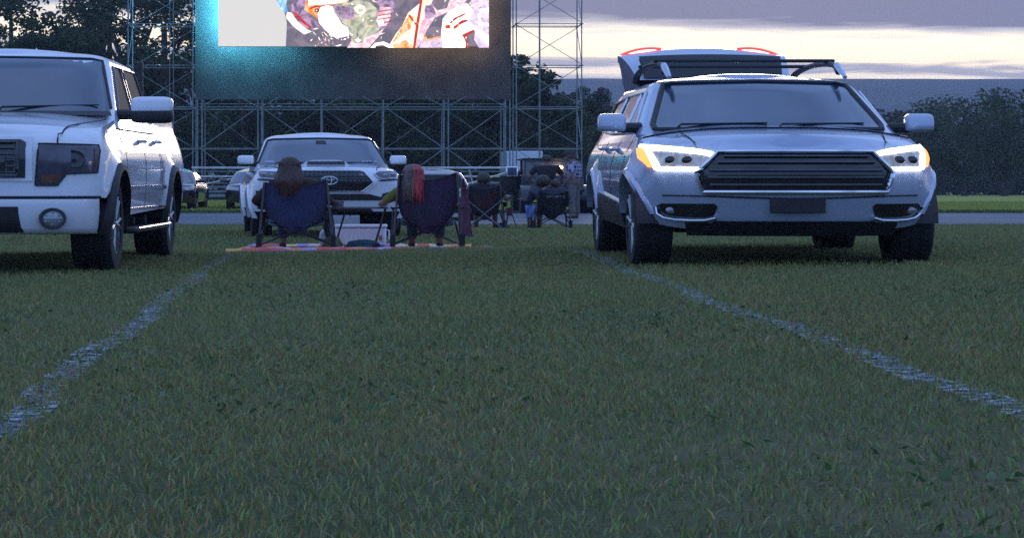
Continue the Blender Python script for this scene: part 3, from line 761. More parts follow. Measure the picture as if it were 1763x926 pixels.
    mb = MB(); rows = [[tg(lerp(-.9, .9, j / 12), .02 + .30 * i / 4, .06 + .10 * math.sin(i / 4 * 1.5)) for j in range(13)] for i in range(5)]; mb.grid(rows); mb.grid([[p - Vector((0, 0, .03)) for p in r_] for r_ in rows]); mb.build('roof_spoiler', M_black, gate)
    return root

# ---------------------------------------------------------------- plainer cars further off
def small_car(label, X, d, rz, paint, kind='saloon', glass=M_glass, s=1., cat='car', name='parked_car', lamps=True):
    root = empty(name, (X, d, GZ(X, d + 1)), R(rz), 0, label, cat)
    if kind == 'saloon':
        wid, zh, zr_, L = .90, .84, 1.42, 4.6
        cabz = [(.86, 1.35), (1.30, 2.05), (1.42, 2.6)]; cabr = [(.86, 4.1), (1.30, 3.5), (1.42, 3.1)]
    else:
        wid, zh, zr_, L = .95, 1.02, 1.76, 4.8
        cabz = [(1.02, 1.25), (1.62, 1.85), (1.76, 2.3)]; cabr = [(1.02, 4.7), (1.62, 4.5), (1.76, 4.2)]
    arches = [(.9, .40), (L - 1.0, .40)]
    W = Wrap([(.2, wid - .06), (.45, wid - .01), (.7, wid), (zh, wid - .05), (zh + .12, wid - .12)], [(.2, .14), (.5, .04), (.7, .04), (zh, .16), (zh + .1, .3)], [(.2, L), (zh + .1, L - .05)], .6, 2.4, .4, 2.6)
    W.bulge = flare_bulge(arches, .33, .02, .14)
    sp = dict(wrap=W, arches=arches, wz=.33, z_floor=.2, L=L, z_nose=zh - .05, paint=paint, z_rocker=.3,
              z_bot=[(0, .24), (L, .26)], z_top=[(0, zh - .03), (.4, zh), (1.4, zh + .05), (L, zh + .08)], crown=lambda y: .06 if y < 1.7 else 0)
    car_shell(sp, root)
    b = cabz[0][0]; t = cabz[1][0]
    C = Wrap([(b, wid - .06), (t - .05, wid - .23), (t + .03, wid - .28), (zr_, wid - .48)], cabz, cabr, .32, 2.4, .2, 2.6); sp['cab'] = C
    cabin(sp, root, [b, b + .08, lerp(b, t, .5), t - .05, t, t + .03, lerp(t + .03, zr_, .5), zr_ - .01, zr_], .04)
    Cf = lambda x, z, off: C.front(x, z, off)
    w0, w1 = wid - .13, wid - .32
    mb = MB(); patch(mb, Cf, [(-w0, b + .07), (-w1, t - .02), (w1, t - .02), (w0, b + .07)], .006, 16, 5); mb.build('windshield', glass, root)
    Ff = lambda x, z, off: W.front(x, z, off)
    mb = MB(); patch(mb, Ff, [(-.42, .48), (-.48, zh - .10), (.48, zh - .10), (.42, .48)], .01, 16, 3); mb.build('grille', M_black, root)
    mb = MB(); patch(mb, Ff, [(-.6, .26), (-.6, .40), (.6, .40), (.6, .26)], .01, 16, 3); mb.build('lower_grille', M_black, root)
    for sg in (-1, 1):
        mb = MB(); patch(mb, Ff, [(sg * .52, zh - .20), (sg * .54, zh - .09), (sg * (wid - .05), zh - .04), (sg * (wid - .04), zh - .16)], .01, 8, 3); mb.build('headlight', M_lens if not lamps else M_lampclear, root)
        fn = side_fn(C, sg)
        mb = MB(); y0 = interp(cabz, b + .1) + .42; y1 = interp(cabr, b + .1) - .25; yt0 = interp(cabz, t - .08) + .34; yt1 = interp(cabr, t - .08) - .2
        ym = (y0 + y1) / 2
        patch(mb, fn, [(y0, b + .09), (ym - .05, b + .09), (ym - .05, t - .08), (min(yt0, ym - .2), t - .08)], .006, 8, 4); mb.build('window', M_glass, root)
        mb = MB(); patch(mb, fn, [(ym + .05, b + .09), (y1, b + .09), (max(yt1, ym + .2), t - .08), (ym + .05, t - .08)], .006, 8, 4); mb.build('window', M_glass, root)
        mirror(root, sg, wid - .02, wid + .16, y0 - .05, b + .08, b + .12, b + .22, b + .11, paint, dep=.14)
    for yc in (.9, L - 1.0):
        for sg in (-1, 1): wheel(root, sg * (wid - .12), yc, .33, .21, .21, 5, M_rimd, sg)
    return root

big_pickup(); mid_pickup(); suv()
M_darkpaint = mat('dark_car_paint', (.020, .016, .024), .22, .2, .9, .1, 2)
M_maroon = mat('maroon_car_paint', (.035, .014, .022), .25, .2, .9, .1, 2)
M_greyp = mat('grey_car_paint', (.05, .055, .07), .3, .3, .8, .08, 2)
small_car('black saloon with a pale windscreen, behind the left flank of the pickup with the scoop', px2x(448, 72), 72, 2, M_darkpaint, glass=M_glassw)
small_car('dark maroon car mostly hidden behind the large white pickup, nose past its tail', px2x(272, 72), 72, -3, M_maroon, 'saloon')
small_car('grey car with a bright roof edge, between the purple chair and the dark red chair', px2x(742, 57), 57, -2, M_greyp, 'saloon', glass=M_open)
# ============================================================ jeep and van in the middle distance
def jeep():
    d = 66.5; X = px2x(962, d)
    root = empty('off_road_vehicle', (X, d, GZ(X, d) + .0), R(1), 0, 'dark boxy off-roader with its left door open and a lamp glowing behind the windscreen', 'off-road vehicle')
    M_dk = mat('dark_green_paint', (.022, .026, .032), .4, .1, .4, .2, 3)
    mb = MB(); mb.box((0, 1.0, .92), (1.30, 1.5, .36), taper=.94); mb.box((0, 3.0, .95), (1.52, 2.6, .60)); mb.box((0, .18, .82), (1.0, .25, .5))
    for sg in (-1, 1):
        rows = []
        for k in range(11):
            th = math.pi * k / 10
            rows.append([Vector((sg * x, .75 + .52 * math.cos(th), .42 + .50 * math.sin(th) ** .6)) for x in (.58, .88)])
        mb.grid(rows)
    mb.build('body', M_dk, root, bevel=.02)
    mb = MB(); mb.box((0, .08, .95), (.92, .04, .32)); g = mb.build('grille', M_greyp, root)
    mb = MB()
    for i in range(7): mb.box(((i - 3) * .085, .05, .95), (.045, .02, .24))
    mb.build('grille_slots', M_black, g)
    for sg in (-1, 1):
        mb = MB(); mb.lathe([(.05, .10), (.03, .10), (.02, .08), (.0, .001)], 18, 'y', (sg * .40, 0, .97)); mb.build('headlight', M_lampclear, root)
        mb = MB(); mb.box((sg * .66, 1.93, 1.25), (.06, .06, .55)); mb.box((sg * .66, 2.9, 1.5), (.06, .06, .5)); mb.build('pillar', M_dk, root)
    mb = MB(); mb.box((0, -.06, .52), (1.5, .18, .16)); mb.build('bumper', M_black, root, bevel=.02)
    mb = MB(); mb.box((0, 1.78, 1.22), (1.40, .05, .05)); mb.box((0, 1.95, 1.72), (1.36, .05, .06))
    for sg in (-1, 1): mb.tube([(sg * .68, 1.76, 1.20), (sg * .66, 1.95, 1.72)], .035, 6)
    mb.build('windshield_frame', M_dk, root)
    M_wl = mat('lit_windscreen', (.05, .05, .055), .15, 0, .5, .5, 5, two=(.12, .11, .10))
    mb = MB(); mb.grid([[Vector((lerp(-.66, .66, i / 4), 1.775, 1.22)) for i in range(5)], [Vector((lerp(-.64, .64, i / 4), 1.945, 1.71)) for i in range(5)]]); mb.build('windshield', M_wl, root)
    mb = MB(); mb.box((0, 2.9, 1.775), (1.40, 2.0, .06)); mb.build('soft_top', M_black, root, bevel=.02)
    M_dome = mat('lit_dome_lamp', (.9, .8, .5), .3, emit=(1., .62, .22), es=26)
    mb = MB(); mb.ell((.17, 1.80, 1.50), (.10, .03, .055), 12, 8); mb.build('interior_lamp', M_dome, root)
    mb = MB(); mb.box((-1.02, 1.95, .92), (.55, .06, .62), rot=Matrix.Rotation(R(18), 3, 'Z')); dr = mb.build('open_door', M_black, root, bevel=.02)
    mb = MB(); mb.box((-.98, 1.80, 1.36), (.30, .07, .34)); m_ = mb.build('side_mirror', M_chrome, root, bevel=.02)
    mb = MB(); mb.box((-.98, 1.76, 1.36), (.22, .02, .26)); mb.build('mirror_glass', M_glassw, m_)
    mb = MB(); mb.box((-.62, 2.55, 1.05), (.46, .16, .7)); mb.build('seat', M_black, root, bevel=.03)
    for yc in (.75, 3.4):
        for sg in (-1, 1): wheel(root, sg * .74, yc, .42, .27, .2, 5, M_rimd, sg)
jeep()
def van():
    d = 120; X = px2x(907, d)
    root = empty('box_van', (X, d, GZ(X, d)), R(2), 0, 'pale box van seen behind the dark off-roader, below the scaffolding rail', 'van')
    M_v = mat('pale_van_paint', (.50, .55, .66), .4, 0, .4, .05, 2)
    mb = MB(); mb.box((0, 2.6, 1.75), (1.55, 3.6, 2.0)); mb.build('cargo_box', M_v, root, bevel=.05)
    mb = MB(); mb.box((0, .2, .98), (1.45, 1.5, 1.0), taper=.9); mb.build('cab', M_v, root, bevel=.08)
    mb = MB(); mb.add([(-.66, -.50, 1.10), (.66, -.50, 1.10), (.6, .55, 1.62), (-.6, .55, 1.62)], [(0, 1, 2, 3)]); mb.add([(-.66, .60, 1.10), (.66, .60, 1.10), (.6, .56, 1.62), (-.6, .56, 1.62)], [(0, 1, 2, 3)]); mb.build('windshield', M_glass, root)
    for yc in (.1, 3.6):
        for sg in (-1, 1): wheel(root, sg * .66, yc, .36, .22, .2, 5, M_rimd, sg)
van()

# ============================================================ camping chairs
M_navy = mat('navy_canvas', (.018, .035, .115), .85, var=.25, scale=5, bump=.5, bscale=260, sheen=.2)
M_purple = mat('purple_canvas', (.050, .026, .085), .85, var=.25, scale=5, bump=.5, bscale=260, two=(.026, .032, .060))
M_redc = mat('dark_red_canvas', (.085, .016, .018), .85, var=.3, scale=6, bump=.4, two=(.022, .026, .05))
M_blackc = mat('charcoal_canvas', (.020, .021, .028), .85, var=.3, scale=6, bump=.4)
M_steel = mat('chair_steel_tube', (.12, .14, .155), .35, .6, var=.1)
M_dsteel = mat('dark_steel_tube', (.02, .022, .026), .4, .5, var=.1)

def camp_chair(label, X, d, rz, fabric, s=1., name='camping_chair', w=.36, top=.98, arm_mat=None, group='folding camping chairs on the grass', corner=(0, 0), tubes=M_steel):
    """seen from behind: local -y is the back of the chair"""
    root = empty(name, (X, d, GZ(X, d)), R(rz), 0, label, 'camping chair', group)
    w *= s; P_ = lambda x, y, z: (x * s, y * s, z * s)
    ww = w / s
    # back sheet
    mb = MB(); rows = []; n = 16; m = 14
    for i in range(m + 1):
        t = i / m; row = []
        for j in range(n + 1):
            u = j / n * 2 - 1
            hw = interp([(0, .16), (.06, .22), (.2, .30), (.45, .345), (1, .335)], t) * ww / .36
            cz = top + (corner[0] if u < 0 else corner[1]) * abs(u)
            ztop_ = cz - .085 * (1 - abs(u) ** 1.6)
            zbot = .215 + .13 * abs(u) ** 2.5
            z = lerp(zbot, ztop_, t)
            y = lerp(-.10, -.40, t) + .07 * (1 - u * u) * (1 - abs(t - .35)) * -1 + .012 * math.sin(9 * u + 5 * t)
            row.append(Vector(P_(u * hw, y, z)))
        rows.append(row)
    mb.grid(rows); mb.grid([[p + Vector((0, .012, 0)) for p in r_] for r_ in rows])
    ed = rows[0] + [r_[-1] for r_ in rows[1:]] + rows[-1][::-1][1:] + [r_[0] for r_ in rows[::-1][1:]]
    mb.grid([ed, [p + Vector((0, .012, 0)) for p in ed]])
    back = mb.build('backrest', fabric, root)
    mb = MB()
    for sg in (-1, 1): mb.tube([r_[0 if sg < 0 else -1] for r_ in rows], .010 * s, 6)
    mb.tube(rows[-1], .010 * s, 6); mb.build('binding', M_blackc, back)
    # seat
    mb = MB(); rows = []
    for i in range(9):
        t = i / 8; row = []
        for j in range(13):
            u = j / 12 * 2 - 1
            row.append(Vector(P_(u * ww * .86, lerp(-.20, .28, t), lerp(.36, .44, t) - .07 * (1 - u * u) * math.sin(math.pi * (t * .7 + .2)))))
        rows.append(row)
    mb.grid(rows); mb.grid([[p - Vector((0, 0, .012)) for p in r_] for r_ in rows]); mb.build('seat', fabric, root)
    # frame
    for sg in (-1, 1):
        cz = top + (corner[0] if sg < 0 else corner[1])
        mb = MB(); mb.tube([P_(sg * (ww + .05), -.24, .03), P_(sg * (ww + .01), -.30, .58), P_(sg * (ww - .02), -.41, cz)], .0125 * s, 8); mb.build('back_post', tubes, root)
        mb = MB(); mb.tube([P_(sg * (ww + .05), -.24, .0), P_(sg * (ww + .046), -.25, .22)], .030 * s, 8); mb.build('leg_sleeve', M_dsteel, root)
        mb = MB(); mb.tube([P_(sg * (ww + .05), .32, .0), P_(sg * (ww + .03), .30, .60)], .0125 * s, 8); mb.build('front_post', tubes, root)
        mb = MB(); rows = []
        for i in range(9):
            t = i / 8; y = lerp(-.31, .32, t); z = .605 - .02 * math.sin(math.pi * t)
            rows.append([Vector(P_(sg * (ww + .02) + k, y, z + .01 * (abs(k) > .03))) for k in (-.045, -.02, .02, .045)])
        mb.grid(rows); mb.grid([[p - Vector((0, 0, .012)) for p in r_] for r_ in rows]); mb.build('armrest', arm_mat or fabric, root)
        mb = MB(); mb.tube([P_(sg * (ww + .05), -.24, .05), P_(-sg * ww * .80, -.12, .40)], .0105 * s, 8); mb.build('cross_brace', M_dsteel, root)
        mb = MB(); mb.tube([P_(sg * (ww + .05), .32, .05), P_(-sg * ww * .80, .27, .42)], .0105 * s, 8); mb.build('cross_brace', M_dsteel, root)
        mb = MB(); mb.tube([P_(sg * (ww + .05), -.24, .05), P_(sg * ww * .92, .27, .42)], .0105 * s, 8); mb.tube([P_(sg * (ww + .05), .32, .05), P_(sg * ww * .92, -.15, .38)], .0105 * s, 8); mb.build('side_brace', M_dsteel, root)
        for y in (-.24, .32):
            mb = MB(); mb.tube([P_(sg * (ww + .05), y, 0.), P_(sg * (ww + .05), y, .04)], .022 * s, 8); mb.build('foot', M_dsteel, root)
    # cup holder on the right arm
    mb = MB(); mb.lathe([(.50, .001), (.50, .035), (.60, .042), (.60, .038), (.52, .033)], 14, 'z', P_(ww + .06, .20, 0)); mb.build('cup_holder', M_blackc, root)
    return root

# ============================================================ people
SKIN = mat('skin', (.26, .145, .10), .55, var=.08, scale=12)
SKIN2 = mat('skin_tanned', (.20, .105, .070), .55, var=.08, scale=12)
def hairm(name, c, two=None):
    m = mat(name, c, .5, var=.35, scale=1.2, two=two, bump=.6)
    nt = m.node_tree; w = nt.nodes.new('ShaderNodeTexNoise'); tc = nt.nodes['Texture Coordinate']; mp = nt.nodes.new('ShaderNodeMapping')
    mp.inputs['Scale'].default_value = (60, 60, 4); nt.links.new(tc.outputs['Object'], mp.inputs[0]); nt.links.new(mp.outputs[0], w.inputs['Vector']); w.inputs['Scale'].default_value = 1.
    bp = [n for n in nt.nodes if n.type == 'BUMP'][0]; bp.inputs['Strength'].default_value = .9; bp.inputs['Distance'].default_value = .012
    nt.links.new(w.outputs['Fac'], bp.inputs['Height'])
    rp = [n for n in nt.nodes if n.type == 'VALTORGB'][0]; nt.links.new(w.outputs['Fac'], rp.inputs['Fac'])
    return m
def hand(wrist, direction, side, s=1., curl=.5):
    """palm, four fingers and a thumb; returns list of (verts, faces)"""
    dv = Vector(direction).normalized(); up = Vector((0, 0, 1)); lat = dv.cross(up)
    lat = lat.normalized() if lat.length > .1 else Vector((1, 0, 0)); nrm = lat.cross(dv).normalized(); wv = Vector(wrist); out = []
    lat = lat * side
    V, E, Rr = chain([(None, tuple(wv), .026 * s), (None, tuple(wv + dv * .045 * s), (.036 * s, .018 * s)), (None, tuple(wv + dv * .09 * s), (.038 * s, .016 * s))]); out.append(skin(V, E, Rr, 1))
    for k, (o, l) in enumerate(((-.030, .066), (-.010, .078), (.011, .073), (.031, .056))):
        p = wv + dv * .085 * s + lat * o * s; pts = [(None, tuple(p), .0095 * s)]; a = 0
        for q in range(3):
            a += curl * (.5 + .3 * q); p = p + (dv * math.cos(a) - nrm * math.sin(a)) * l * s * (.45, .32, .23)[q]; pts.append((None, tuple(p), (.0088, .008, .0066)[q] * s))
        V, E, Rr = chain(pts); out.append(skin(V, E, Rr, 1))
    p = wv + dv * .03 * s - lat * .03 * s; pts = [(None, tuple(p), .012 * s)]
    for q in range(2): p = p + (dv * .7 - lat * (.6 - .3 * q) - nrm * .3 * q).normalized() * .032 * s; pts.append((None, tuple(p), (.010, .008)[q] * s))
    V, E, Rr = chain(pts); out.append(skin(V, E, Rr, 1))
    return out
def person(label, X, d, rz, J, s=1., skinm=SKIN, tops=None, legs=None, hair=None, hands=True, head_turn=0., group=None, shoes=True, curl=.5, gz=None):
    """J: joints in metres, local, +y = facing direction"""
    root = empty('person', (X, d, GZ(X, d) if gz is None else gz), R(rz), 0, label, 'person', group)
    S = lambda p: tuple(q * s for q in p)
    j = {k: S(v) for k, v in J.items()}
    hd = Vector(j['head']); nk = Vector(j['neck'])
    hc = hd + Vector((0, 0, 0))
    V, E, Rr = chain(
        [('pel', j['pelvis'], .13 * s), ('sp', j['spine'], .125 * s), ('ch', j['chest'], (.16 * s, .12 * s)), ('nk', j['neck'], .058 * s), ('h0', tuple(hd + Vector((0, .01, -.085)) * s), .070 * s), ('h1', tuple(hd), .093 * s), (None, tuple(hd + Vector((0, 0, .07)) * s), .075 * s)],
        *[[('ch', 0, 0), (None, j['sh' + q], .062 * s), (None, j['el' + q], .043 * s), (None, j['wr' + q], .027 * s)] for q in 'LR'],
        *[[('pel', 0, 0), (None, j['hip' + q], .095 * s), (None, j['kn' + q], .062 * s), (None, j['an' + q], .042 * s), (None, tuple(Vector(j['an' + q]) + Vector((0, .06, -.045)) * s), .04 * s), (None, tuple(Vector(j['an' + q]) + Vector((0, .15, -.055)) * s), .032 * s)] for q in 'LR'])
    body = MB(); vs, fs = skin(V, E, Rr, 2); body.add(vs, fs)
    rot = Matrix.Rotation(head_turn, 3, 'Z')
    def hl(p): return hd + rot @ (Vector(p) * s)
    # face: brow, nose, lips, chin, ears
    body.ell(hl((0, .085, -.005)), (.016 * s, .024 * s, .026 * s), 8, 6, rot=rot); body.ell(hl((0, .074, -.085)), (.035 * s, .03 * s, .025 * s), 8, 6, rot=rot)
    body.ell(hl((0, .083, -.048)), (.026 * s, .012 * s, .010 * s), 8, 6, rot=rot)
    for sg in (-1, 1):
        body.ell(hl((sg * .092, -.005, -.005)), (.012 * s, .022 * s, .034 * s), 8, 6, rot=rot); body.ell(hl((sg * .032, .078, .03)), (.026 * s, .014 * s, .009 * s), 8, 6, rot=rot)
    if hands:
        for q, sd in (('L', -1), ('R', 1)):
            dv = Vector(j['wr' + q]) - Vector(j['el' + q])
            for vs, fs in hand(j['wr' + q], dv, sd, s, curl): body.add(vs, fs)
    b = body.build('body', skinm, weld=False); b.name = 'body'; b.parent = root
    mb = MB()
    for sg in (-1, 1): mb.ell(hl((sg * .032, .087, .015)), (.011 * s, .006 * s, .007 * s), 8, 6)
    mb.build('eyes', M_gloss, b)
    if tops:
        m_, sl, grow = tops[0], tops[1], tops[2] if len(tops) > 2 else 1.16      # sleeve: 1 to elbow, 2 to wrist
        arms = []
        for q in 'LR':
            a = [('ch', 0, 0), (None, j['sh' + q], .075 * s * grow / 1.1), (None, tuple(Vector(j['sh' + q]).lerp(Vector(j['el' + q]), .8 if sl == 1 else 1.)), (.062 if sl == 1 else .056) * s * grow / 1.1)]
            if sl == 2: a.append((None, tuple(Vector(j['el' + q]).lerp(Vector(j['wr' + q]), .92)), .042 * s * grow / 1.1))
            arms.append(a)
        V, E, Rr = chain([('pel', tuple(Vector(j['pelvis']) + Vector((0, 0, -.02)) * s), (.165 * s, .15 * s)), ('sp', j['spine'], (.160 * s * grow / 1.1, .145 * s * grow / 1.1)), ('ch', j['chest'], (.178 * s * grow / 1.1, .140 * s * grow / 1.1)), (None, tuple(Vector(j['chest']).lerp(nk, .72)), .085 * s * grow / 1.1)], *arms)
        mb = MB(); vs, fs = skin(V, E, Rr, 2); mb.add(vs, fs); t_ = mb.build('shirt', m_, root)
    if legs:
        m_, ln = legs
        lg = []
        for q in 'LR':
            a = [('pel', 0, 0), (None, j['hip' + q], .112 * s), (None, j['kn' + q], .080 * s)]
            if ln == 2: a.append((None, tuple(Vector(j['an' + q]) + Vector((0, 0, .03))), .062 * s))
            else: a[-1] = (None, tuple(Vector(j['hip' + q]).lerp(Vector(j['kn' + q]), .96)), .09 * s)
            lg.append(a)
        V, E, Rr = chain([('pel', tuple(Vector(j['pelvis']) + Vector((0, 0, .03)) * s), (.158 * s, .145 * s)), (None, tuple(Vector(j['pelvis']) + Vector((0, 0, -.06)) * s), .14 * s)], *lg)
        mb = MB(); vs, fs = skin(V, E, Rr, 2); mb.add(vs, fs); mb.build('trousers', m_, root)
    if shoes:
        for q in 'LR':
            a = Vector(j['an' + q]); mb = MB()
            V, E, Rr = chain([(None, tuple(a + Vector((0, -.03, -.05)) * s), .045 * s), (None, tuple(a + Vector((0, .06, -.05)) * s), .045 * s), (None, tuple(a + Vector((0, .17, -.06)) * s), .038 * s)])
            vs, fs = skin(V, E, Rr, 2); mb.add(vs, fs); mb.build('shoe', M_blackc, root)
    if hair: hair(root, hl, s, rot)
    return root
def hair_long(m, wid=.155, length=.34, dep=.12, ragged=.02):
    def f(root, hl, s, rot):
        mb = MB(); rows = []; n = 40
        prof = [(.132, .01), (.129, .035), (.117, .066), (.090, .092), (.05, .108), (0, .116)]
        prof += [(-length * k / 8, lerp(.120, wid, smooth(k / 5)) * (1, 1, 1, 1, 1, .97, .90, .76, .50)[k]) for k in range(1, 9)]
        for i, (z, r) in enumerate(prof):
            row = []
            for q in range(n):
                a = 2 * math.pi * q / n; x = math.sin(a) * r; y = -math.cos(a) * r * (dep / .12)
                if y > 0 and z < .06: y = min(y, .035)      # leave the face free
                jit = (noise.noise(Vector((q * 1.7, i * .35, 3.))) ) * ragged * (0.4 + min(1, i / 8))
                row.append(hl((x * (1 + jit * 4), y * (1 + jit * 3), z + (jit * 2.2 if i > 9 else 0))))
            rows.append(row)
        mb.grid(rows, close=True); mb.add(rows[0], [tuple(range(n))]); mb.add(rows[-1], [tuple(range(n))])
        # loose strands
        for k in range(110):
            a = random.uniform(-1.9, 1.9); x = math.sin(a) * .117; y = -math.cos(a) * .112 * (dep / .12)
            z0 = random.uniform(-.10, .06); L_ = length * random.uniform(.75, 1.18) + z0 * .6
            pts = [hl((x * (1 + .02), y * 1.02, z0))]
            for q in range(1, 5):
                t = q / 4; w_ = lerp(1.02, wid / .122 * random.uniform(.55, 1.04), t); pts.append(hl((x * w_, y * lerp(1.03, 1.1, t), z0 - L_ * t)))
            mb.tube(pts, [.003, .006, .007, .005, .001], 5)
        mb.build('hair', m, root, sharp=80)
    return f
def hair_short(m, back=-.07, r=1.):
    def f(root, hl, s, rot):
        mb = MB(); rows = []; n = 28
        for i, (z, rr) in enumerate([(.128, .012), (.122, .045), (.105, .075), (.07, .098), (.03, .106), (-.01, .107), (-.04, .103), (back, .092)]):
            row = []
            for q in range(n):
                a = 2 * math.pi * q / n; x = math.sin(a) * rr * r; y = -math.cos(a) * rr * r * 1.06
                if y > 0 and z < .06: y = min(y, .02)
                jt = noise.noise(Vector((q * .9, i * .9, 1.))) * .006
                row.append(hl((x * (1 + jt * 8), y * (1 + jt * 8), z * r + jt)))
            rows.append(row)
        mb.grid(rows, close=True); mb.add(rows[0], [tuple(range(n))]); mb.add(rows[-1], [tuple(range(n))]); mb.build('hair', m, root, sharp=80)
    return f
def cap_hat(m, hm):
    def f(root, hl, s, rot):
        hair_short(hm, -.05)(root, hl, s, rot)
        mb = MB(); mb.lathe([(.150, .001), (.146, .05), (.125, .088), (.08, .112), (.045, .118)], 24, 'z'); 
        mb.v = [tuple(hl((p[0], p[1] * 1.05, p[2]))) for p in mb.v]
        rows = [[hl((u * .075, .09 + .085 * (1 - u * u * .55), .055 - .012 * u * u)) for u in (-1, -.5, 0, .5, 1)], [hl((u * .09, .05, .06)) for u in (-1, -.5, 0, .5, 1)]]
        mb.grid(rows); mb.grid([[p - Vector((0, 0, .006)) for p in r_] for r_ in rows]); mb.build('cap', m, root)
    return f
SIT = dict(pelvis=(0, -.10, .47), spine=(0, -.16, .68), chest=(0, -.22, .90), neck=(0, -.22, 1.06), head=(0, -.20, 1.20),
           shL=(-.19, -.22, .96), shR=(.19, -.22, .96), elL=(-.345, -.06, .68), elR=(.345, -.06, .68), wrL=(-.36, .19, .66), wrR=(.36, .19, .66),
           hipL=(-.10, -.04, .47), hipR=(.10, -.04, .47), knL=(-.15, .36, .50), knR=(.15, .36, .50), anL=(-.16, .46, .09), anR=(.16, .46, .09))
STAND = dict(pelvis=(0, 0, .98), spine=(0, 0, 1.16), chest=(0, -.01, 1.36), neck=(0, -.01, 1.53), head=(0, .03, 1.66),
             shL=(-.19, -.01, 1.43), shR=(.19, -.01, 1.43), elL=(-.25, -.03, 1.13), elR=(.25, -.03, 1.13), wrL=(-.24, .12, .92), wrR=(.24, .10, .90),
             hipL=(-.10, 0, .93), hipR=(.10, 0, .93), knL=(-.11, .02, .50), knR=(.12, .0, .50), anL=(-.12, -.02, .09), anR=(.14, -.03, .09))
# ============================================================ chairs and their people
def J(base, **k): q = dict(base); q.update(k); return q
X1 = px2x(510, 30.8)
camp_chair('navy blue camping chair on the left, holding the viewer with long brown hair', X1, 30.8, 0, M_navy, corner=(-.01, .03))
M_dshirt = mat('brown_jumper', (.035, .022, .018), .9, var=.3); M_jeans = mat('dark_jeans', (.03, .05, .075), .85, var=.3, scale=20)
H_brown = hairm('brown_hair', (.030, .014, .010), two=(.062, .028, .018))
person('person with long brown hair in a dark top, sitting in the navy camping chair', X1, 30.8, 0,
       J(SIT, neck=(-.05, -.28, 1.06), head=(-.065, -.34, 1.215), chest=(-.02, -.25, .90), elL=(-.45, -.20, .70), wrL=(-.37, .08, .62), elR=(.37, -.12, .68), wrR=(.44, .16, .665),
         shL=(-.24, -.26, .95), shR=(.20, -.26, .95), knR=(.34, .34, .48), anR=(.38, .44, .09)), 1., SKIN, (M_dshirt, 2), (M_jeans, 2), hair_long(H_brown, .175, .40, .135, .03))
X2 = px2x(735, 30.8)
camp_chair('tall dark purple camping chair on the right of the white cool box', X2, 30.8, 0, M_purple, w=.335, top=1.08, corner=(0, .03), group='folding camping chairs on the grass')
M_yel = mat('yellow_green_shirt', (.16, .17, .025), .9, var=.25)
m = hairm('red_streaked_hair', (.075, .058, .045), two=(.14, .115, .095)); nt = m.node_tree      # right half dyed red
b = nt.nodes['Principled BSDF']; tc = nt.nodes['Texture Coordinate']; sx = nt.nodes.new('ShaderNodeSeparateXYZ'); nt.links.new(tc.outputs['Object'], sx.inputs[0])
nz_ = nt.nodes.new('ShaderNodeMath'); nz_.operation = 'MULTIPLY_ADD'; w = [n for n in nt.nodes if n.type == 'TEX_NOISE' and n.inputs['Scale'].default_value == 1.][0]
nt.links.new(w.outputs['Fac'], nz_.inputs[0]); nz_.inputs[1].default_value = .10; nt.links.new(sx.outputs['X'], nz_.inputs[2])
mr = nt.nodes.new('ShaderNodeMapRange'); mr.inputs['From Min'].default_value = -.115; mr.inputs['From Max'].default_value = -.085; nt.links.new(nz_.outputs[0], mr.inputs['Value'])
mx = nt.nodes.new('ShaderNodeMix'); mx.data_type = 'RGBA'; nt.links.new(mr.outputs[0], mx.inputs[0])
rp = [n for n in nt.nodes if n.type == 'VALTORGB'][0]; nt.links.new(rp.outputs['Color'], mx.inputs[6])
rp2 = nt.nodes.new('ShaderNodeValToRGB'); rp2.color_ramp.elements[0].color = (.16, .012, .016, 1); rp2.color_ramp.elements[1].color = (.62, .075, .08, 1); rp2.color_ramp.elements[0].position = .35; rp2.color_ramp.elements[1].position = .65
nt.links.new(w.outputs['Fac'], rp2.inputs[0]); nt.links.new(rp2.outputs['Color'], mx.inputs[7]); nt.links.new(mx.outputs[2], b.inputs['Base Color'])
person('person with red streaked hair and a yellow-green shirt, sitting in the purple camping chair', X2, 30.8, 0,
       J(SIT, neck=(-.165, -.23, 1.00), head=(-.165, -.37, 1.13), chest=(-.10, -.13, .84), shL=(-.34, -.14, .84), elL=(-.52, -.06, .66), wrL=(-.50, .15, .66), shR=(.10, -.10, .84), elR=(.28, .02, .66), spine=(-.05, -.08, .66), pelvis=(0, -.04, .47)), .98, SKIN, (M_yel, 1), (M_jeans, 2), hair_long(m, .125, .36, .125, .03))
# pink fleece over the right arm of the purple chair
M_pink = mat('pink_fleece', (.17, .085, .12), .95, var=.25, bump=.8)
mb = MB()
rows = []
for i in range(17):
    t = i / 16; row = []
    for jx in range(9):
        u = jx / 8 * 2 - 1
        row.append(Vector((.385 + u * (.022 + .045 * t) + .055 * t + .010 * math.sin(7 * t + 5 * u), -.34 + .10 * t + .05 * (1 - u * u), 1.02 - .84 * t + .012 * math.sin(9 * u + 3 * t))))
    rows.append(row)
mb.grid(rows); mb.grid([[p + Vector((0, .05, 0)) for p in r] for r in rows])
ed = rows[0] + [r[-1] for r in rows[1:]] + rows[-1][::-1][1:] + [r[0] for r in rows[::-1][1:]]
mb.grid([ed, [p + Vector((0, .05, 0)) for p in ed]])
tag(mb.build('fleece_jacket', M_pink, loc=(X2, 30.8, GZ(X2, 30.8))), 'pink fleece jacket hanging down the right side of the purple camping chair', 'jacket')
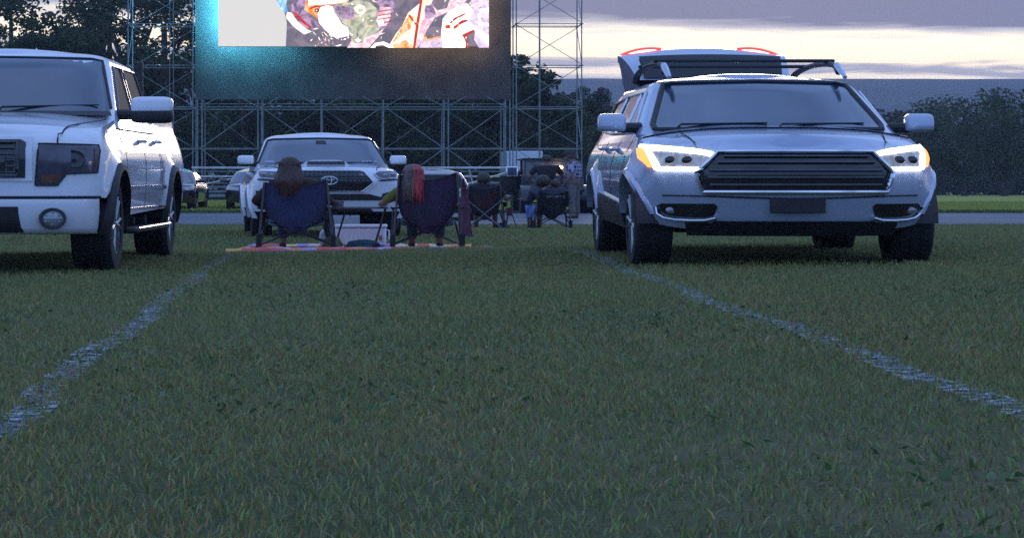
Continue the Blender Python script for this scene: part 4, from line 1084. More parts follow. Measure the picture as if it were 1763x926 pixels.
# folding side table between the two chairs
X3 = px2x(630, 31.1); t = empty('side_table', (X3, 31.1, GZ(X3, 31.1)), 0, 0, 'narrow dark folding side table between the two large camping chairs', 'side table')
mb = MB(); mb.box((0, 0, .60), (.50, .36, .018)); mb.build('table_top', M_blackc, t, bevel=.004)
mb = MB()
for y in (-.18, .18): mb.tube([(-.25, y, .59), (.25, y, .59)], .009, 6)
mb.build('table_rim', M_steel, t)
for y in (-.15, .15):
    for sg in (-1, 1): mb = MB(); mb.tube([(sg * .22, y + sg * .012, .59), (sg * .22 - .13, y + sg * .012, .0)], .011, 8); mb.build('leg', M_dsteel, t)
for sg in (-1, 1): mb = MB(); mb.tube([(sg * .22 - .12, -.15, .05), (sg * .22 - .12, .15, .05)], .009, 6); mb.build('stretcher', M_dsteel, t)
# cup in a mesh holder on the arm of the navy chair
XC = px2x(581, 31); mb = MB(); mb.lathe([(.58, .001), (.58, .062), (.60, .066), (.695, .074), (.70, .074), (.70, .068), (.61, .06)], 20, 'z'); tag(mb.build('mesh_basket', mat('grey_mesh', (.12, .12, .125), .7, var=.5, scale=60), loc=(XC, 31, GZ(XC, 31))), 'small grey mesh basket on the left end of the dark side table', 'basket')
# cool box
M_cool = mat('cool_box_plastic', (.72, .69, .72), .45, var=.05, scale=3)
XB = px2x(621, 31.9); cb = empty('cool_box', (XB, 31.9, GZ(XB, 31.9)), R(-3), 0, 'white cool box on the patchwork blanket between the two large camping chairs', 'cool box')
mb = MB(); mb.box((0, 0, .145), (.57, .34, .27), taper=1.02); mb.build('box', M_cool, cb, bevel=.02)
mb = MB(); mb.box((0, 0, .306), (.60, .37, .052)); mb.build('lid', M_cool, cb, bevel=.015)
mb = MB(); mb.tube([(-.29, -.0, .25), (-.325, 0, .24), (-.325, -.0, .10), (-.30, 0, .08)], .012, 6); mb.tube([(.29, -.0, .25), (.325, 0, .24), (.325, -.0, .10), (.30, 0, .08)], .012, 6); mb.build('handle', M_cool, cb)
mb = MB(); mb.box((.235, -.178, .13), (.035, .012, .07)); mb.build('latch', mat('orange_latch', (.30, .12, .05), .5), cb)
XD = px2x(561, 31.5); mb = MB(); mb.ell((0, 0, .12), (.075, .07, .135), 14, 10, fn=lambda p: Vector((math.copysign(abs(p.x) ** .6, p.x), math.copysign(abs(p.y) ** .6, p.y), math.copysign(abs(p.z) ** .7, p.z)))); mb.tube([(0, 0, .24), (0, 0, .28)], [.03, .026], 10)
tag(mb.build('drink_jug', mat('clear_plastic', (.42, .42, .46), .3), loc=(XD, 31.5, GZ(XD, 31.5) + .01)), 'pale plastic jug standing at the left end of the white cool box', 'jug')
def lump(name, mat_, X, d, r, seed, label, cat, amp=.18, z=.0):
    mb = MB()
    def f(p):
        k = 1 + amp * noise.noise(p * 2.2 + Vector((seed, 0, 0))) * 2; q = p * k
        return Vector((q.x, q.y, max(q.z, -.25)))
    mb.ell((0, 0, r[2] * .25), r, 28, 18, fn=f); return tag(mb.build(name, mat_, loc=(X, d, GZ(X, d) + z)), label, cat)
lump('soft_bag', mat('tan_cloth', (.13, .115, .055), .9, var=.3, bump=.6), px2x(572, 30.9), 30.9, (.105, .10, .13), 3, 'rounded tan cloth bag beside the right post of the navy camping chair', 'bag', z=.01)
lump('folded_jacket', mat('teal_jacket', (.018, .055, .075), .9, var=.3, bump=.6), px2x(626, 30.9), 30.9, (.20, .14, .085), 5, 'crumpled dark teal jacket lying in front of the white cool box', 'jacket', .15, .01)
# patchwork blanket
mb = MB(); cols = []; NX, NY = 74, 34; rows = []
for i in range(NY + 1):
    t = i / NY; row = []
    for jx in range(NX + 1):
        u = jx / NX
        x = lerp(-1.12, 1.43, u) + .04 * math.sin(t * 6) ; near = lerp(25.1, 27.8, smooth((u - .48) * 3.5)) + .10 * math.sin(u * 23) + .06 * math.sin(u * 51 + 1)
        d = lerp(near, 32.2, t)
        wr = .018 * noise.noise(Vector((x * 4, d * 2.4, 0))) + .012 * noise.noise(Vector((x * 11, d * 6, 4)))
        z = GZ(x, d) + .014 + max(-.006, wr) + (.02 * math.exp(-t * 9))
        if i in (0,) : z = GZ(x, d) - .01
        row.append(Vector((x, d, z)))
    rows.append(row)
mb.grid(rows)
PAL = [(.62, .17, .05), (.60, .05, .10), (.36, .26, .50), (.62, .36, .08), (.50, .10, .06), (.62, .50, .42), (.48, .09, .16), (.60, .20, .10), (.50, .34, .66), (.70, .48, .16)]
rr = random.Random(4); pm = {}
for i in range(NY):
    for jx in range(NX):
        k = (i // 5, jx // 4)
        if k not in pm: pm[k] = rr.choice(PAL)
        cols.append(pm[k])
tag(mb.build('patchwork_blanket', attr_mat('patchwork_cloth', .9, .5), raw=True, sharp=0, cols=cols, weld=False), 'bright orange, pink and purple patchwork blanket spread under the two large camping chairs', 'blanket')

# right-hand group
XR = px2x(835, 46)
rc = camp_chair('dark red and navy camping chair with a crossed grey frame, beside the race track', XR, 46, -4, M_redc, w=.27, top=.97, group='folding camping chairs on the grass')
for sg in (-1, 1): mb = MB(); mb.tube([(sg * .32, -.42, .0), (-sg * .33, -.40, .70)], .014, 8); mb.build('outer_brace', M_steel, rc)
H_dark = hairm('dark_hair', (.018, .014, .010), two=(.05, .036, .022))
person('child with short dark hair, sitting low in the dark red camping chair', XR, 46, -4, J(SIT, head=(-.02, -.26, 1.12), neck=(-.02, -.25, .99), chest=(0, -.24, .84)), 1.0, SKIN, (M_blackc, 1), (M_jeans, 1), hair_short(H_dark, -.09, 1.05))
XK = px2x(948, 46)
kc = camp_chair('charcoal camping chair with lettering across its top edge, nearest the men standing by the off-roader', XK, 46, 3, M_blackc, w=.255, top=.86, group='folding camping chairs on the grass', tubes=M_steel)
cu = bpy.data.curves.new('t', 'FONT'); cu.body = 'SPORTZ'; cu.size = .072; cu.align_x = 'CENTER'; cu.extrude = .002; to = bpy.data.objects.new('lettering', cu); COL.objects.link(to)
me = bpy.data.meshes.new_from_object(to.evaluated_get(bpy.context.evaluated_depsgraph_get())); bpy.data.objects.remove(to)
for v in me.vertices: v.co = (v.co.x * 1.15 + .03, -.452 - .0 * v.co.y, (v.co.y + .705) * ZS)
me.materials.append(mat('white_print', (.42, .40, .44), .7)); lt = bpy.data.objects.new('lettering', me); COL.objects.link(lt); lt.parent = kc
M_hood = mat('grey_hoodie', (.045, .048, .068), .9, var=.25)
person('adult in a dark grey hooded top leaning over, sitting in the charcoal camping chair', px2x(940, 46), 46, 6,
       J(SIT, head=(-.09, -.20, 1.065), neck=(-.05, -.21, .95), chest=(0, -.22, .82), spine=(0, -.16, .64), shL=(-.24, -.2, .86), shR=(.22, -.2, .86), elL=(-.28, -.05, .62), knL=(-.22, .34, .46), anL=(-.20, .40, .09), knR=(-.05, .36, .46), anR=(-.04, .42, .09)), 1.0, SKIN, (M_hood, 2, 1.35), (M_jeans, 1), hair_short(H_dark, -.10, 1.08), head_turn=-.3)
person('small child on the lap of the adult in the charcoal chair, head against their shoulder', px2x(951, 45.9), 45.98, 10,
       J(SIT, head=(0, -.26, 1.32), neck=(0, -.25, 1.2), chest=(0, -.2, 1.1), spine=(0, -.12, .95), pelvis=(0, -.05, .86), hipL=(-.08, 0, .86), hipR=(.08, 0, .86), knL=(-.1, .35, .86), knR=(.1, .35, .86), anL=(-.1, .42, .55), anR=(.1, .42, .55), shL=(-.14, -.2, 1.14), shR=(.14, -.2, 1.14), elL=(-.2, -.05, .95), elR=(.2, -.05, .95), wrL=(-.16, .15, .95), wrR=(.16, .15, .95)), .76, SKIN, (M_hood, 1), (M_jeans, 2), hair_short(H_brown, -.08, .95))
XQ = px2x(913, 45.7); mb = MB(); rows = []
for i in range(9):
    t = i / 8; rows.append([Vector((u * lerp(.085, .065, t), .03 * math.sin(4 * u + 6 * t), .54 - .26 * t - .02 * u * u * t)) for u in (-1, -.5, 0, .5, 1)])
mb.grid(rows); mb.grid([[p + Vector((0, .05, 0)) for p in r] for r in rows]); mb.grid([[r[0] for r in rows], [r[0] + Vector((0, .05, 0)) for r in rows]]); mb.grid([[r[-1] for r in rows], [r[-1] + Vector((0, .05, 0)) for r in rows]]); mb.grid([rows[-1], [p + Vector((0, .05, 0)) for p in rows[-1]]]); mb.grid([rows[0], [p + Vector((0, .05, 0)) for p in rows[0]]])
tag(mb.build('blue_bag', mat('light_blue_cloth', (.14, .20, .42), .85, var=.2), loc=(XQ, 45.7, GZ(XQ, 45.7))), 'light blue cloth bag hanging from the left arm of the charcoal camping chair', 'bag')
# men standing by the off-roader
M_bs = mat('dark_t_shirt', (.022, .020, .022), .9, var=.3)
XM = px2x(941, 60.5)
person('man in a dark shirt standing back to the viewer, left of the plaid shirt', XM, 60.5, 6, J(STAND, shL=(-.23, -.01, 1.42), shR=(.23, -.01, 1.42), elL=(-.36, .02, 1.16), elR=(.36, .02, 1.16), wrL=(-.30, .2, 1.05), wrR=(.30, .2, 1.05)), 1.03, SKIN2, (M_bs, 1, 1.25), (M_jeans, 2), hair_short(H_dark, -.04, .98))
# plaid cloth
M_pl = bpy.data.materials.new('plaid_cloth'); M_pl.use_nodes = True; nt = M_pl.node_tree; b = nt.nodes['Principled BSDF']; b.inputs['Roughness'].default_value = .9
tc = nt.nodes.new('ShaderNodeTexCoord'); mx1 = None
cur = None
for ax, sc_ in (('Z', 15.5), ('X', 11.), ('Y', 11.)):
    wv = nt.nodes.new('ShaderNodeTexWave'); wv.bands_direction = ax; wv.inputs['Scale'].default_value = sc_ / 6.28 * 1.6; wv.wave_profile = 'SIN'; nt.links.new(tc.outputs['Object'], wv.inputs['Vector'])
    gt = nt.nodes.new('ShaderNodeMath'); gt.operation = 'GREATER_THAN'; gt.inputs[1].default_value = .80; nt.links.new(wv.outputs['Fac'], gt.inputs[0])
    if cur is None: cur = gt
    else:
        ad = nt.nodes.new('ShaderNodeMath'); ad.operation = 'MAXIMUM' if ax == 'Y' else 'ADD'; nt.links.new(cur.outputs[0], ad.inputs[0]); nt.links.new(gt.outputs[0], ad.inputs[1]); cur = ad
rp = nt.nodes.new('ShaderNodeValToRGB'); rp.color_ramp.elements[0].color = (.045, .035, .10, 1); rp.color_ramp.elements[1].color = (.36, .34, .46, 1); nt.links.new(cur.outputs[0], rp.inputs[0]); nt.links.new(rp.outputs[0], b.inputs['Base Color'])
M_kh = mat('khaki_trousers', (.13, .115, .11), .9, var=.2)
H_grey = hairm('greying_hair', (.04, .03, .025), two=(.09, .07, .05))
XP = px2x(988, 60)
person('man in a cap, plaid shirt and khaki trousers, standing in profile beside the off-roader', XP, 60, 68, J(STAND, head=(0, .08, 1.65), neck=(0, .02, 1.53)), 1.09, SKIN2, (M_pl, 1, 1.2), (M_kh, 2), cap_hat(mat('dark_cap', (.035, .03, .03), .85), H_grey))
# small things on the grass behind
XV = px2x(877, 47); vb = empty('bucket', (XV, 47, GZ(XV, 47)), 0, 0, 'small dark red bucket on a folding stand, right of the dark red camping chair', 'bucket')
mb = MB(); mb.lathe([(.30, .001), (.30, .052), (.48, .066), (.485, .066), (.485, .058), (.31, .046)], 18, 'z'); mb.build('pail', mat('red_plastic', (.085, .018, .022), .5), vb)
for a in range(3):
    mb = MB(); mb.tube([(.05 * math.cos(a * 2.1), .05 * math.sin(a * 2.1), .32), (.13 * math.cos(a * 2.1), .13 * math.sin(a * 2.1), 0)], .009, 6); mb.build('leg', M_dsteel, vb)
lump('soft_bag', mat('grey_brown_cloth', (.10, .085, .085), .9, var=.3, bump=.6), px2x(866, 46.4), 46.4, (.10, .09, .13), 8, 'small grey brown bag on the grass, right of the legs of the dark red chair', 'bag')

# ============================================================ scaffolding, screen, bleachers  (d = 100 m, 48 px per metre)
D0 = 100.; G0 = H(0, D0)
M_pole = mat('scaffold_tube', (.19, .225, .25), .5, .4, var=.25, scale=3)
LV = [px2z(y, D0) + G0 for y in (330, 256, 184.5, 113, 41.5, -30)]
def tubeobj(name, pts, r, root, m=None): mb = MB(); mb.tube(pts, r, 8); return mb.build(name, m or M_pole, root)
def tower(label, xa, xb, sgn):
    cx = (xa + xb) / 2; root = empty('scaffold_tower', (cx, D0, GZ(0, D0)), 0, 0, label, 'scaffolding', 'scaffold towers beside the screen')
    xs = (xa - cx, xb - cx); top = LV[-1] + 3
    for x in xs:
        for y in (0., 2.07):
            p = tubeobj('post', [(x, y, 0), (x, y, top)], .022, root)
            mb = MB()
            for z in LV: mb.lathe([(z - .03, .03), (z - .03, .06), (z + .03, .06), (z + .03, .03)], 10, 'z', (x, y, 0))
            mb.build('coupler', M_pole, p)
            mb = MB(); mb.box((x, y, .01), (.2, .2, .02)); mb.build('base_plate', M_pole, p)
    for q, z in enumerate(LV):
        for y in (0., 2.07):
            tubeobj('ledger', [(xs[0], y, z), (xs[1], y, z)], .020, root)
            if y == 0 and q in (2, 3, 4): tubeobj('ledger', [(xs[0], y, z - .11), (xs[1], y, z - .11)], .015, root)
        for x in xs: tubeobj('transom', [(x, 0, z), (x, 2.07, z)], .024, root)
        z2 = LV[q + 1] if q + 1 < len(LV) else z + 2
        tubeobj('diagonal_brace', [(xs[0], -.04, z2 - .05), (xs[1], -.04, z + .05)], .014, root)
        tubeobj('diagonal_brace', [(xs[0], 2.11, z + .05), (xs[1], 2.11, z2 - .05)], .014, root)
        x = xs[0 if sgn < 0 else 1]; tubeobj('diagonal_brace', [(x, 0, z + .05), (x, 2.07, z2 - .05)], .014, root)
    for y, o in ((5.2, 0), (6.0, .09)): tubeobj('rear_post', [(o, y, 0), (o, y, top)], .017, root)
tower('tall scaffold tower left of the screen, in front of the dark trees', px2x(220.5, D0), px2x(332, D0), -1)
tower('tall scaffold tower right of the screen, standing out against the bright sky', px2x(889, D0), px2x(1001.5, D0), 1)
uf = empty('support_frame', (0, D0, GZ(0, D0)), 0, 0, 'wide braced scaffold frame carrying the dark panel under the screen', 'scaffolding')
PX = [343, 447, 553, 660, 767, 873]
xs = [px2x(p, D0) for p in PX]
for i, x in enumerate(xs):
    offs = (0,) if i not in (0, 1, 4, 5) else (-.06, .10)
    for o in offs:
        tubeobj('post', [(x + o, 0, 0), (x + o, 0, LV[2] + .35)], .026, uf)
    for y in (2.07, 4.1): tubeobj('post', [(x, y, 0), (x, y, LV[2] + .35)], .022, uf)
    for z in LV[:3]: tubeobj('transom', [(x, 0, z), (x, 4.1, z)], .024, uf)
for i in range(len(xs) - 1):
    a, b_ = xs[i], xs[i + 1]
    for q, z in enumerate(LV[:3]):
        tubeobj('ledger', [(a, 0, z), (b_, 0, z)], .024, uf); tubeobj('ledger', [(a, 2.07, z), (b_, 2.07, z)], .020, uf)
        if q == 2: tubeobj('ledger', [(a, 0, z - .14), (b_, 0, z - .14)], .020, uf); tubeobj('ledger', [(a, 0, z + .14), (b_, 0, z + .14)], .017, uf)
        z2 = LV[q + 1] if q < 2 else z + .5
        if q < 2:
            up = (i + q) % 2
            tubeobj('diagonal_brace', [(a + .05, -.05, z2 if not up else z), (b_ - .05, -.05, z if not up else z2)], .018, uf)
            tubeobj('diagonal_brace', [(a + .05, 2.12, z if not up else z2), (b_ - .05, 2.12, z2 if not up else z)], .014, uf)
        else:
            tubeobj('stub_brace', [(a + .05, -.05, z), (a + .75, -.05, z + .5)], .018, uf); tubeobj('stub_brace', [(b_ - .05, -.05, z), (b_ - .75, -.05, z + .5)], .018, uf)
# dark panel and display
sc = empty('video_screen', (0, D0, GZ(0, D0)), 0, 0, 'huge lit video screen with a wide dark panel below it, showing a close-up picture', 'video screen')
zb = px2z(170, D0) + G0; ztp = LV[-1] + 1.5
mb = MB(); mb.box(((px2x(333, D0) + px2x(883, D0)) / 2, 1.25, (zb + ztp) / 2), (px2x(883, D0) - px2x(333, D0), .16, ztp - zb)); mb.build('backing_panel', M_scrim, sc)
xl, xr = px2x(376, D0), px2x(841.5, D0); z0, z1 = px2z(80.5, D0) + G0, px2z(80.5, D0) + G0 + 5.9
mb = MB(); mb.box(((xl + xr) / 2, .16, (z0 + z1) / 2), (xr - xl, .40, z1 - z0)); mb.build('cabinet', M_black, sc)
def emis(name, c, s=1., rough=.5, var=0., c2=None, scale=3.):
    m = bpy.data.materials.new(name); m.use_nodes = True; nt = m.node_tree; nt.nodes.clear(); o = nt.nodes.new('ShaderNodeOutputMaterial'); e = nt.nodes.new('ShaderNodeEmission'); e.inputs['Strength'].default_value = s; nt.links.new(e.outputs[0], o.inputs[0])
    if c2:
        tc = nt.nodes.new('ShaderNodeTexCoord'); n = nt.nodes.new('ShaderNodeTexNoise'); n.inputs['Scale'].default_value = scale * 1.7; n.inputs['Detail'].default_value = 9; n.inputs['Distortion'].default_value = 1.6; nt.links.new(tc.outputs['Object'], n.inputs['Vector'])
        r = nt.nodes.new('ShaderNodeValToRGB'); r.color_ramp.elements[0].position = .40; r.color_ramp.elements[1].position = .60; r.color_ramp.elements[0].color = (*c, 1); r.color_ramp.elements[1].color = (*c2, 1); nt.links.new(n.outputs['Fac'], r.inputs[0]); nt.links.new(r.outputs[0], e.inputs['Color'])
    else: e.inputs['Color'].default_value = (*c, 1)
    m.cycles.emission_sampling = 'NONE' if name.startswith('display_') and name != 'display_white' else 'AUTO'
    return m
EM = {k: emis('display_' + k, v[0], 1.0 if k == 'white' else 1.35, *v[2:]) for k, v in dict(
    white=((.68, .67, .66), 1.), hot=((1.5, 1.4, 1.35), 1., .5, 0, (1.05, .86, .78), 1.2), purple=((.13, .10, .17), 1., .5, 0, (.42, .28, .44), 1.6), dark=((.12, .11, .15), 1., .5, 0, (.20, .16, .21), 1.), green=((.24, .26, .20), 1., .5, 0, (.50, .50, .40), 1.4),
    orange=((.95, .20, .04), 1., .5, 0, (1., .52, .26), 1.5), red=((.55, .05, .02), 1., .5, 0, (.30, .04, .04), 3.), cream=((1., .74, .50), 1., .5, 0, (.95, .88, .80), 1.1), pinky=((.62, .34, .46), 1., .5, 0, (.88, .66, .66), 1.8), blue=((.10, .30, .60), 1., .5, 0, (.5, .75, .9), 1.6), eye=((.10, .02, .02), 1.), lav=((.52, .40, .56), 1., .5, 0, (.72, .60, .74), 2.)).items()}
def pic(key, pts, layer, name='display_area'):
    mb = MB(); P_ = [((p[0] - 600) / 48., -.045 - .004 * layer, px2z(p[1], D0) + G0) for p in pts]
    mb.add(P_, [tuple(range(len(P_)))]); mb.build(name, EM[key], disp if layer else sc, sharp=0)
T_ = -100
mb = MB(); mb.box(((xl + xr) / 2, -.045, (z0 + z1) / 2), (xr - xl, .01, z1 - z0)); disp = mb.build('display', EM['white'], sc)
S_ = lambda x, y: (480 + x / 4.765, y / 4.765)         # from an enlargement of the picture
q = lambda *a: [S_(x, y) for x, y in a]
rr = random.Random(3)
pic('dark', [(492, 80.4), (494, 40), (488, 15), (478, 0), (472, T_), (841.4, T_), (841.4, 80.4)], 2)
pic('purple', q((95, 60), (130, 0), (230, -80), (420, -80), (230, 60), (240, 130), (330, 200), (330, 250), (200, 240), (110, 150)), 3)
pic('blue', q((-40, -60), (30, -60), (70, 0), (60, 40), (75, 100), (50, 108), (0, 60)), 4)
pic('hot', q((70, 105), (105, 110), (150, 180), (230, 245), (270, 262), (210, 285), (120, 220), (60, 150)), 5)
pic('red', q((105, 98), (150, 110), (200, 165), (270, 225), (262, 240), (170, 175)), 5)
pic('orange', q((225, 0), (240, -90), (640, -90), (560, 30), (420, 45), (370, 40), (330, 60), (335, 110), (320, 160), (280, 130), (210, 85)), 6)
pic('hot', q((250, -90), (620, -90), (545, 20), (430, 36), (290, 45), (240, 50)), 7)
pic('hot', q((345, 60), (400, 45), (450, 60), (450, 110), (490, 150), (515, 200), (570, 230), (575, 300), (540, 300), (480, 320), (440, 300), (380, 250), (330, 190), (320, 120)), 8)
pic('red', q((245, 70), (300, 48), (355, 52), (352, 62), (300, 66), (262, 82)), 9)
pic('eye', q((290, 85), (305, 72), (325, 74), (335, 92), (322, 106), (300, 104)), 10); pic('cream', q((300, 90), (310, 82), (318, 88), (312, 98)), 11)
pic('green', q((440, 50), (560, 30), (640, 0), (740, 20), (800, 70), (850, 130), (850, 220), (780, 290), (690, 330), (610, 320), (575, 290), (570, 230), (520, 190), (490, 140), (450, 110)), 9)
pic('purple', q((450, 55), (570, 50), (620, 90), (620, 150), (560, 165), (500, 145), (460, 100)), 10)
for k in range(8): pic('dark', q((490 + k * 12, 62), (496 + k * 12, 62), (502 + k * 12, 128), (496 + k * 12, 128)), 11)
pic('cream', q((620, 60), (660, 40), (705, 55), (715, 95), (690, 125), (645, 115), (622, 90)), 11); pic('green', q((655, 75), (690, 72), (690, 100), (660, 102)), 12)
pic('purple', q((740, -80), (900, -80), (960, 60), (900, 200), (850, 250), (790, 190), (810, 110), (830, 60), (790, 20)), 10)
pic('pinky', q((830, 60), (920, 65), (915, 150), (880, 215), (820, 225), (800, 170)), 11)
for k in range(4): pic('red', q((815, 95 + k * 32), (920, 80 + k * 32), (920, 88 + k * 32), (815, 104 + k * 32)), 12)
pic('hot', q((820, 170), (850, 160), (862, 190), (840, 215), (818, 205)), 13)
pic('dark', q((960, 60), (1000, -80), (1100, -80), (1090, 60), (1110, 90), (1000, 240), (900, 385), (790, 385), (900, 230)), 11)
pic('pinky', q((600, 330), (690, 320), (780, 290), (870, 230), (820, 300), (760, 370), (740, 395), (560, 395)), 11)
pic('green', q((590, 318), (650, 300), (700, 320), (690, 355), (640, 360), (600, 350)), 12); pic('hot', q((620, 330), (655, 320), (675, 335), (650, 352)), 13)
pic('hot', q((750, 395), (790, 355), (860, 345), (930, 375), (950, 395), (900, 395), (850, 372), (800, 380), (790, 395)), 13)
pic('cream', q((1060, 110), (1170, 20), (1240, -80), (1290, -80), (1250, 40), (1200, 120), (1150, 260), (1120, 395), (920, 395), (900, 385), (960, 280), (1010, 220)), 12)
pic('orange', q((1010, 225), (1070, 120), (1110, 150), (1080, 240), (1000, 300), (930, 360), (915, 375)), 13)
pic('orange', q((920, 380), (1040, 330), (1100, 380), (1100, 395), (920, 395)), 13)
pic('red', q((1160, 0), (1180, 0), (1150, 200), (1120, 395), (1100, 395), (1125, 200)), 14)
pic('red', q((1060, 130), (1072, 125), (1130, 200), (1125, 212), (1108, 200)), 14)
pic('pinky', q((1190, 60), (1250, 30), (1300, 90), (1380, 70), (1430, -80), (1600, -80), (1500, 60), (1390, 100), (1280, 150), (1220, 240), (1180, 330), (1140, 395), (1115, 395), (1150, 270), (1180, 140)), 13)
pic('purple', q((1200, 50), (1260, 45), (1290, 120), (1240, 160), (1200, 150)), 14)
pic('dark', q((1200, 300), (1280, 160), (1380, 110), (1380, 240), (1330, 300), (1220, 335)), 14)
pic('lav', q((1190, 300), (1210, 340), (1330, 305), (1345, 395), (1150, 395)), 15); pic('orange', q((1185, 290), (1200, 285), (1220, 325), (1335, 295), (1335, 310), (1205, 345)), 16)
pic('hot', q((1330, 280), (1345, 160), (1400, 90), (1540, 30), (1600, 90), (1560, 180), (1610, 250), (1540, 300), (1530, 395), (1345, 395)), 15)
for a_ in (((1400, 190), (1440, 150), (1530, 110), (1535, 120), (1450, 165), (1410, 200)), ((1360, 215), (1400, 205), (1410, 235), (1370, 240)), ((1430, 225), (1500, 170), (1550, 165), (1550, 178), (1500, 200), (1440, 245)), ((1500, 290), (1600, 245), (1605, 262), (1530, 310), (1560, 395), (1545, 395), (1520, 320))): pic('red', q(*a_), 17)
pic('lav', q((1560, 30), (1640, -80), (1722, -80), (1722, 395), (1640, 395), (1600, 330), (1610, 250), (1560, 180), (1600, 90)), 15)
pic('hot', q((1640, 80), (1720, 70), (1720, 110), (1650, 110)), 16); pic('hot', q((1590, 210), (1640, 250), (1720, 290), (1720, 380), (1650, 320), (1600, 250)), 16); pic('hot', q((1630, 120), (1650, 110), (1660, 190), (1720, 195), (1720, 215), (1640, 210)), 16)
for k in range(150):      # broken highlights and folds of the picture
    x, y = rr.uniform(250, 600), rr.uniform(240, 390)
    if k >= 50: x, y = rr.uniform(1200, 1700), rr.uniform(-40, 390)
    if k >= 100: x, y = rr.uniform(520, 1150), rr.uniform(-20, 380)
    a = rr.uniform(0, 3.14); l = rr.uniform(14, 60); w_ = rr.uniform(2, 8)
    dx, dy = math.cos(a), math.sin(a); pts = [(x - dx * l / 2, y - dy * l / 2), (x - dy * w_, y + dx * w_), (x + dx * l / 2, y + dy * l / 2), (x + dy * w_ * .6, y - dx * w_ * .6)]
    pic(rr.choice(['hot', 'hot', 'pinky', 'cream', 'dark', 'purple', 'orange']), q(*[(min(max(p[0], 8), 1719), min(p[1], 382)) for p in pts]), 18)
# added glow strips behind the cabinet, standing in for lens bloom round the screen
GL = emis('added_glow_cyan', (.10, .60, .86), 90.); GW = emis('added_glow_warm', (1., .66, .42), 7.)
mb = MB(); mb.box((xl + .22, .42, (z0 + z1) / 2 + .12), (.42, .06, z1 - z0 - .3)); mb.build('added_glow_strip', GL, sc)
mb = MB(); mb.box((lerp(xl, xr, .14), .42, z0 + .24), ((xr - xl) * .25, .06, .34)); mb.build('added_glow_strip', emis('added_glow_cyan_low', (.12, .62, .86), 36.), sc)
mb = MB(); mb.box((lerp(xl, xr, .80), .42, z0 + .22), ((xr - xl) * .38, .06, .34)); mb.build('added_glow_strip', GW, sc)
mb = MB(); mb.box((xr - .22, .42, (z0 + z1) / 2 + .12), (.34, .06, z1 - z0 - .3)); mb.build('added_glow_strip', GW, sc)
# hanging loudspeaker on the left tower
XS = px2x(239, 99.6); ls = empty('loudspeaker', (XS, 99.6, GZ(0, D0)), 0, 0, 'black loudspeaker column fixed to the left scaffold tower', 'loudspeaker')
zz0, zz1 = px2z(172, 99.6) + G0, px2z(107, 99.6) + G0
for k in range(4):
    z = lerp(zz0, zz1, (k + .5) / 4); mb = MB(); mb.box((0, 0, z), (.30, .35, (zz1 - zz0) / 4 - .02), rot=Matrix.Rotation(R(3 * k - 4), 3, 'X')); mb.build('speaker_cabinet', M_black, ls, bevel=.02)
mb = MB(); mb.box((-.05, 0.05, (zz0 + zz1) / 2), (.03, .04, zz1 - zz0 + .1)); mb.build('mounting_rail', M_pole, ls)
# bleachers on both sides
def bleacher(label, pxa, pxb, slope):
    d = 94.; a, b_ = px2x(pxa, d), px2x(pxb, d); cx = (a + b_) / 2; L_ = b_ - a; root = empty('bleacher', (cx, d, GZ(0, d)), 0, 0, label, 'bleacher', 'aluminium bleachers below the screen'); g = H(0, d)
    for k, (py, dd, h_) in enumerate(((289, 5., .10), (295.5, 4.8, .05), (304, 3.6, .08), (315, 2.4, .09), (322, 1.6, .09), (330, .8, .10), (337, 0., .12))):
        z = px2z(py, d + dd) + g; mb = MB(); mb.box((0, dd, z), (L_, .28, h_)); mb.build('plank', M_plank if k in (0, 2) else M_pole, root, bevel=.01)
    n = max(2, int(L_ / 1.9))
    for i in range(n + 1):
        x = -L_ / 2 + .1 + (L_ - .2) * i / n
        ztop = px2z(289, d + 5) + g
        mb = MB(); mb.tube([(x, 5, 0), (x, 5, ztop)], .03, 6); mb.tube([(x, 0, 0), (x, 0, .4)], .03, 6); mb.tube([(x, 0, .35), (x, 5, ztop - .05)], .03, 6); mb.tube([(x, 2.5, 0), (x, 2.5, ztop * .6)], .03, 6); mb.build('frame', M_pole, root)
    sg = slope
    mb = MB(); mb.tube([(-L_ / 2 * .92 if sg > 0 else -L_ / 2 * .4, -.3, px2z(323, d) + g), (L_ / 2 * .9, -.3, px2z(290, d) + g)], .035, 8); mb.build('hand_rail', M_plank, root)
bleacher('aluminium bleacher between the large white pickup and the white pickup with the scoop', 316, 500, 1)
bleacher('aluminium bleacher behind the camping chairs on the right side', 732, 905, -1)
mb = MB(); a, b_ = px2x(300, 97), px2x(1030, 97)
mb.box(((a + b_) / 2, 0, .28), (b_ - a, .05, .50)); kick = mb.build('barrier_wall', M_black, loc=(0, 99, GZ(0, 99))); tag(kick, 'low dark barrier running along the foot of the scaffolding', 'barrier')
# shed with a pale blue-grey roof
XB_ = px2x(1035, 180); bld = empty('pavilion', (XB_, 180, GZ(0, 180)), 0, 0, 'open-sided building with a grey roof, between the scaffold tower and the silver SUV', 'building')
g = H(0, 180); ze = px2z(241, 180) + g; zr = px2z(196, 180) + g; hw = 3.6
M_roof = mat('metal_roof', (.20, .23, .28), .5, .2, var=.12, scale=.6)
mb = MB(); mb.add([(-hw, -.2, ze), (hw * 2, -.2, ze), (hw * 2, 4, zr), (-hw + 1.1, 4, zr), (-hw, 8.2, ze), (hw * 2, 8.2, ze)], [(0, 1, 2, 3), (4, 3, 2, 5), (0, 3, 4), (0, 4, 5, 1), (1, 5, 2)]); mb.build('roof', M_roof, bld, sharp=20)
mb = MB(); mb.box((hw / 2, 5, ze / 2), (hw * 2.8, 5.8, ze - .05)); mb.build('wall', mat('brown_boards', (.085, .055, .042), .8, var=.3, scale=1.5), bld)
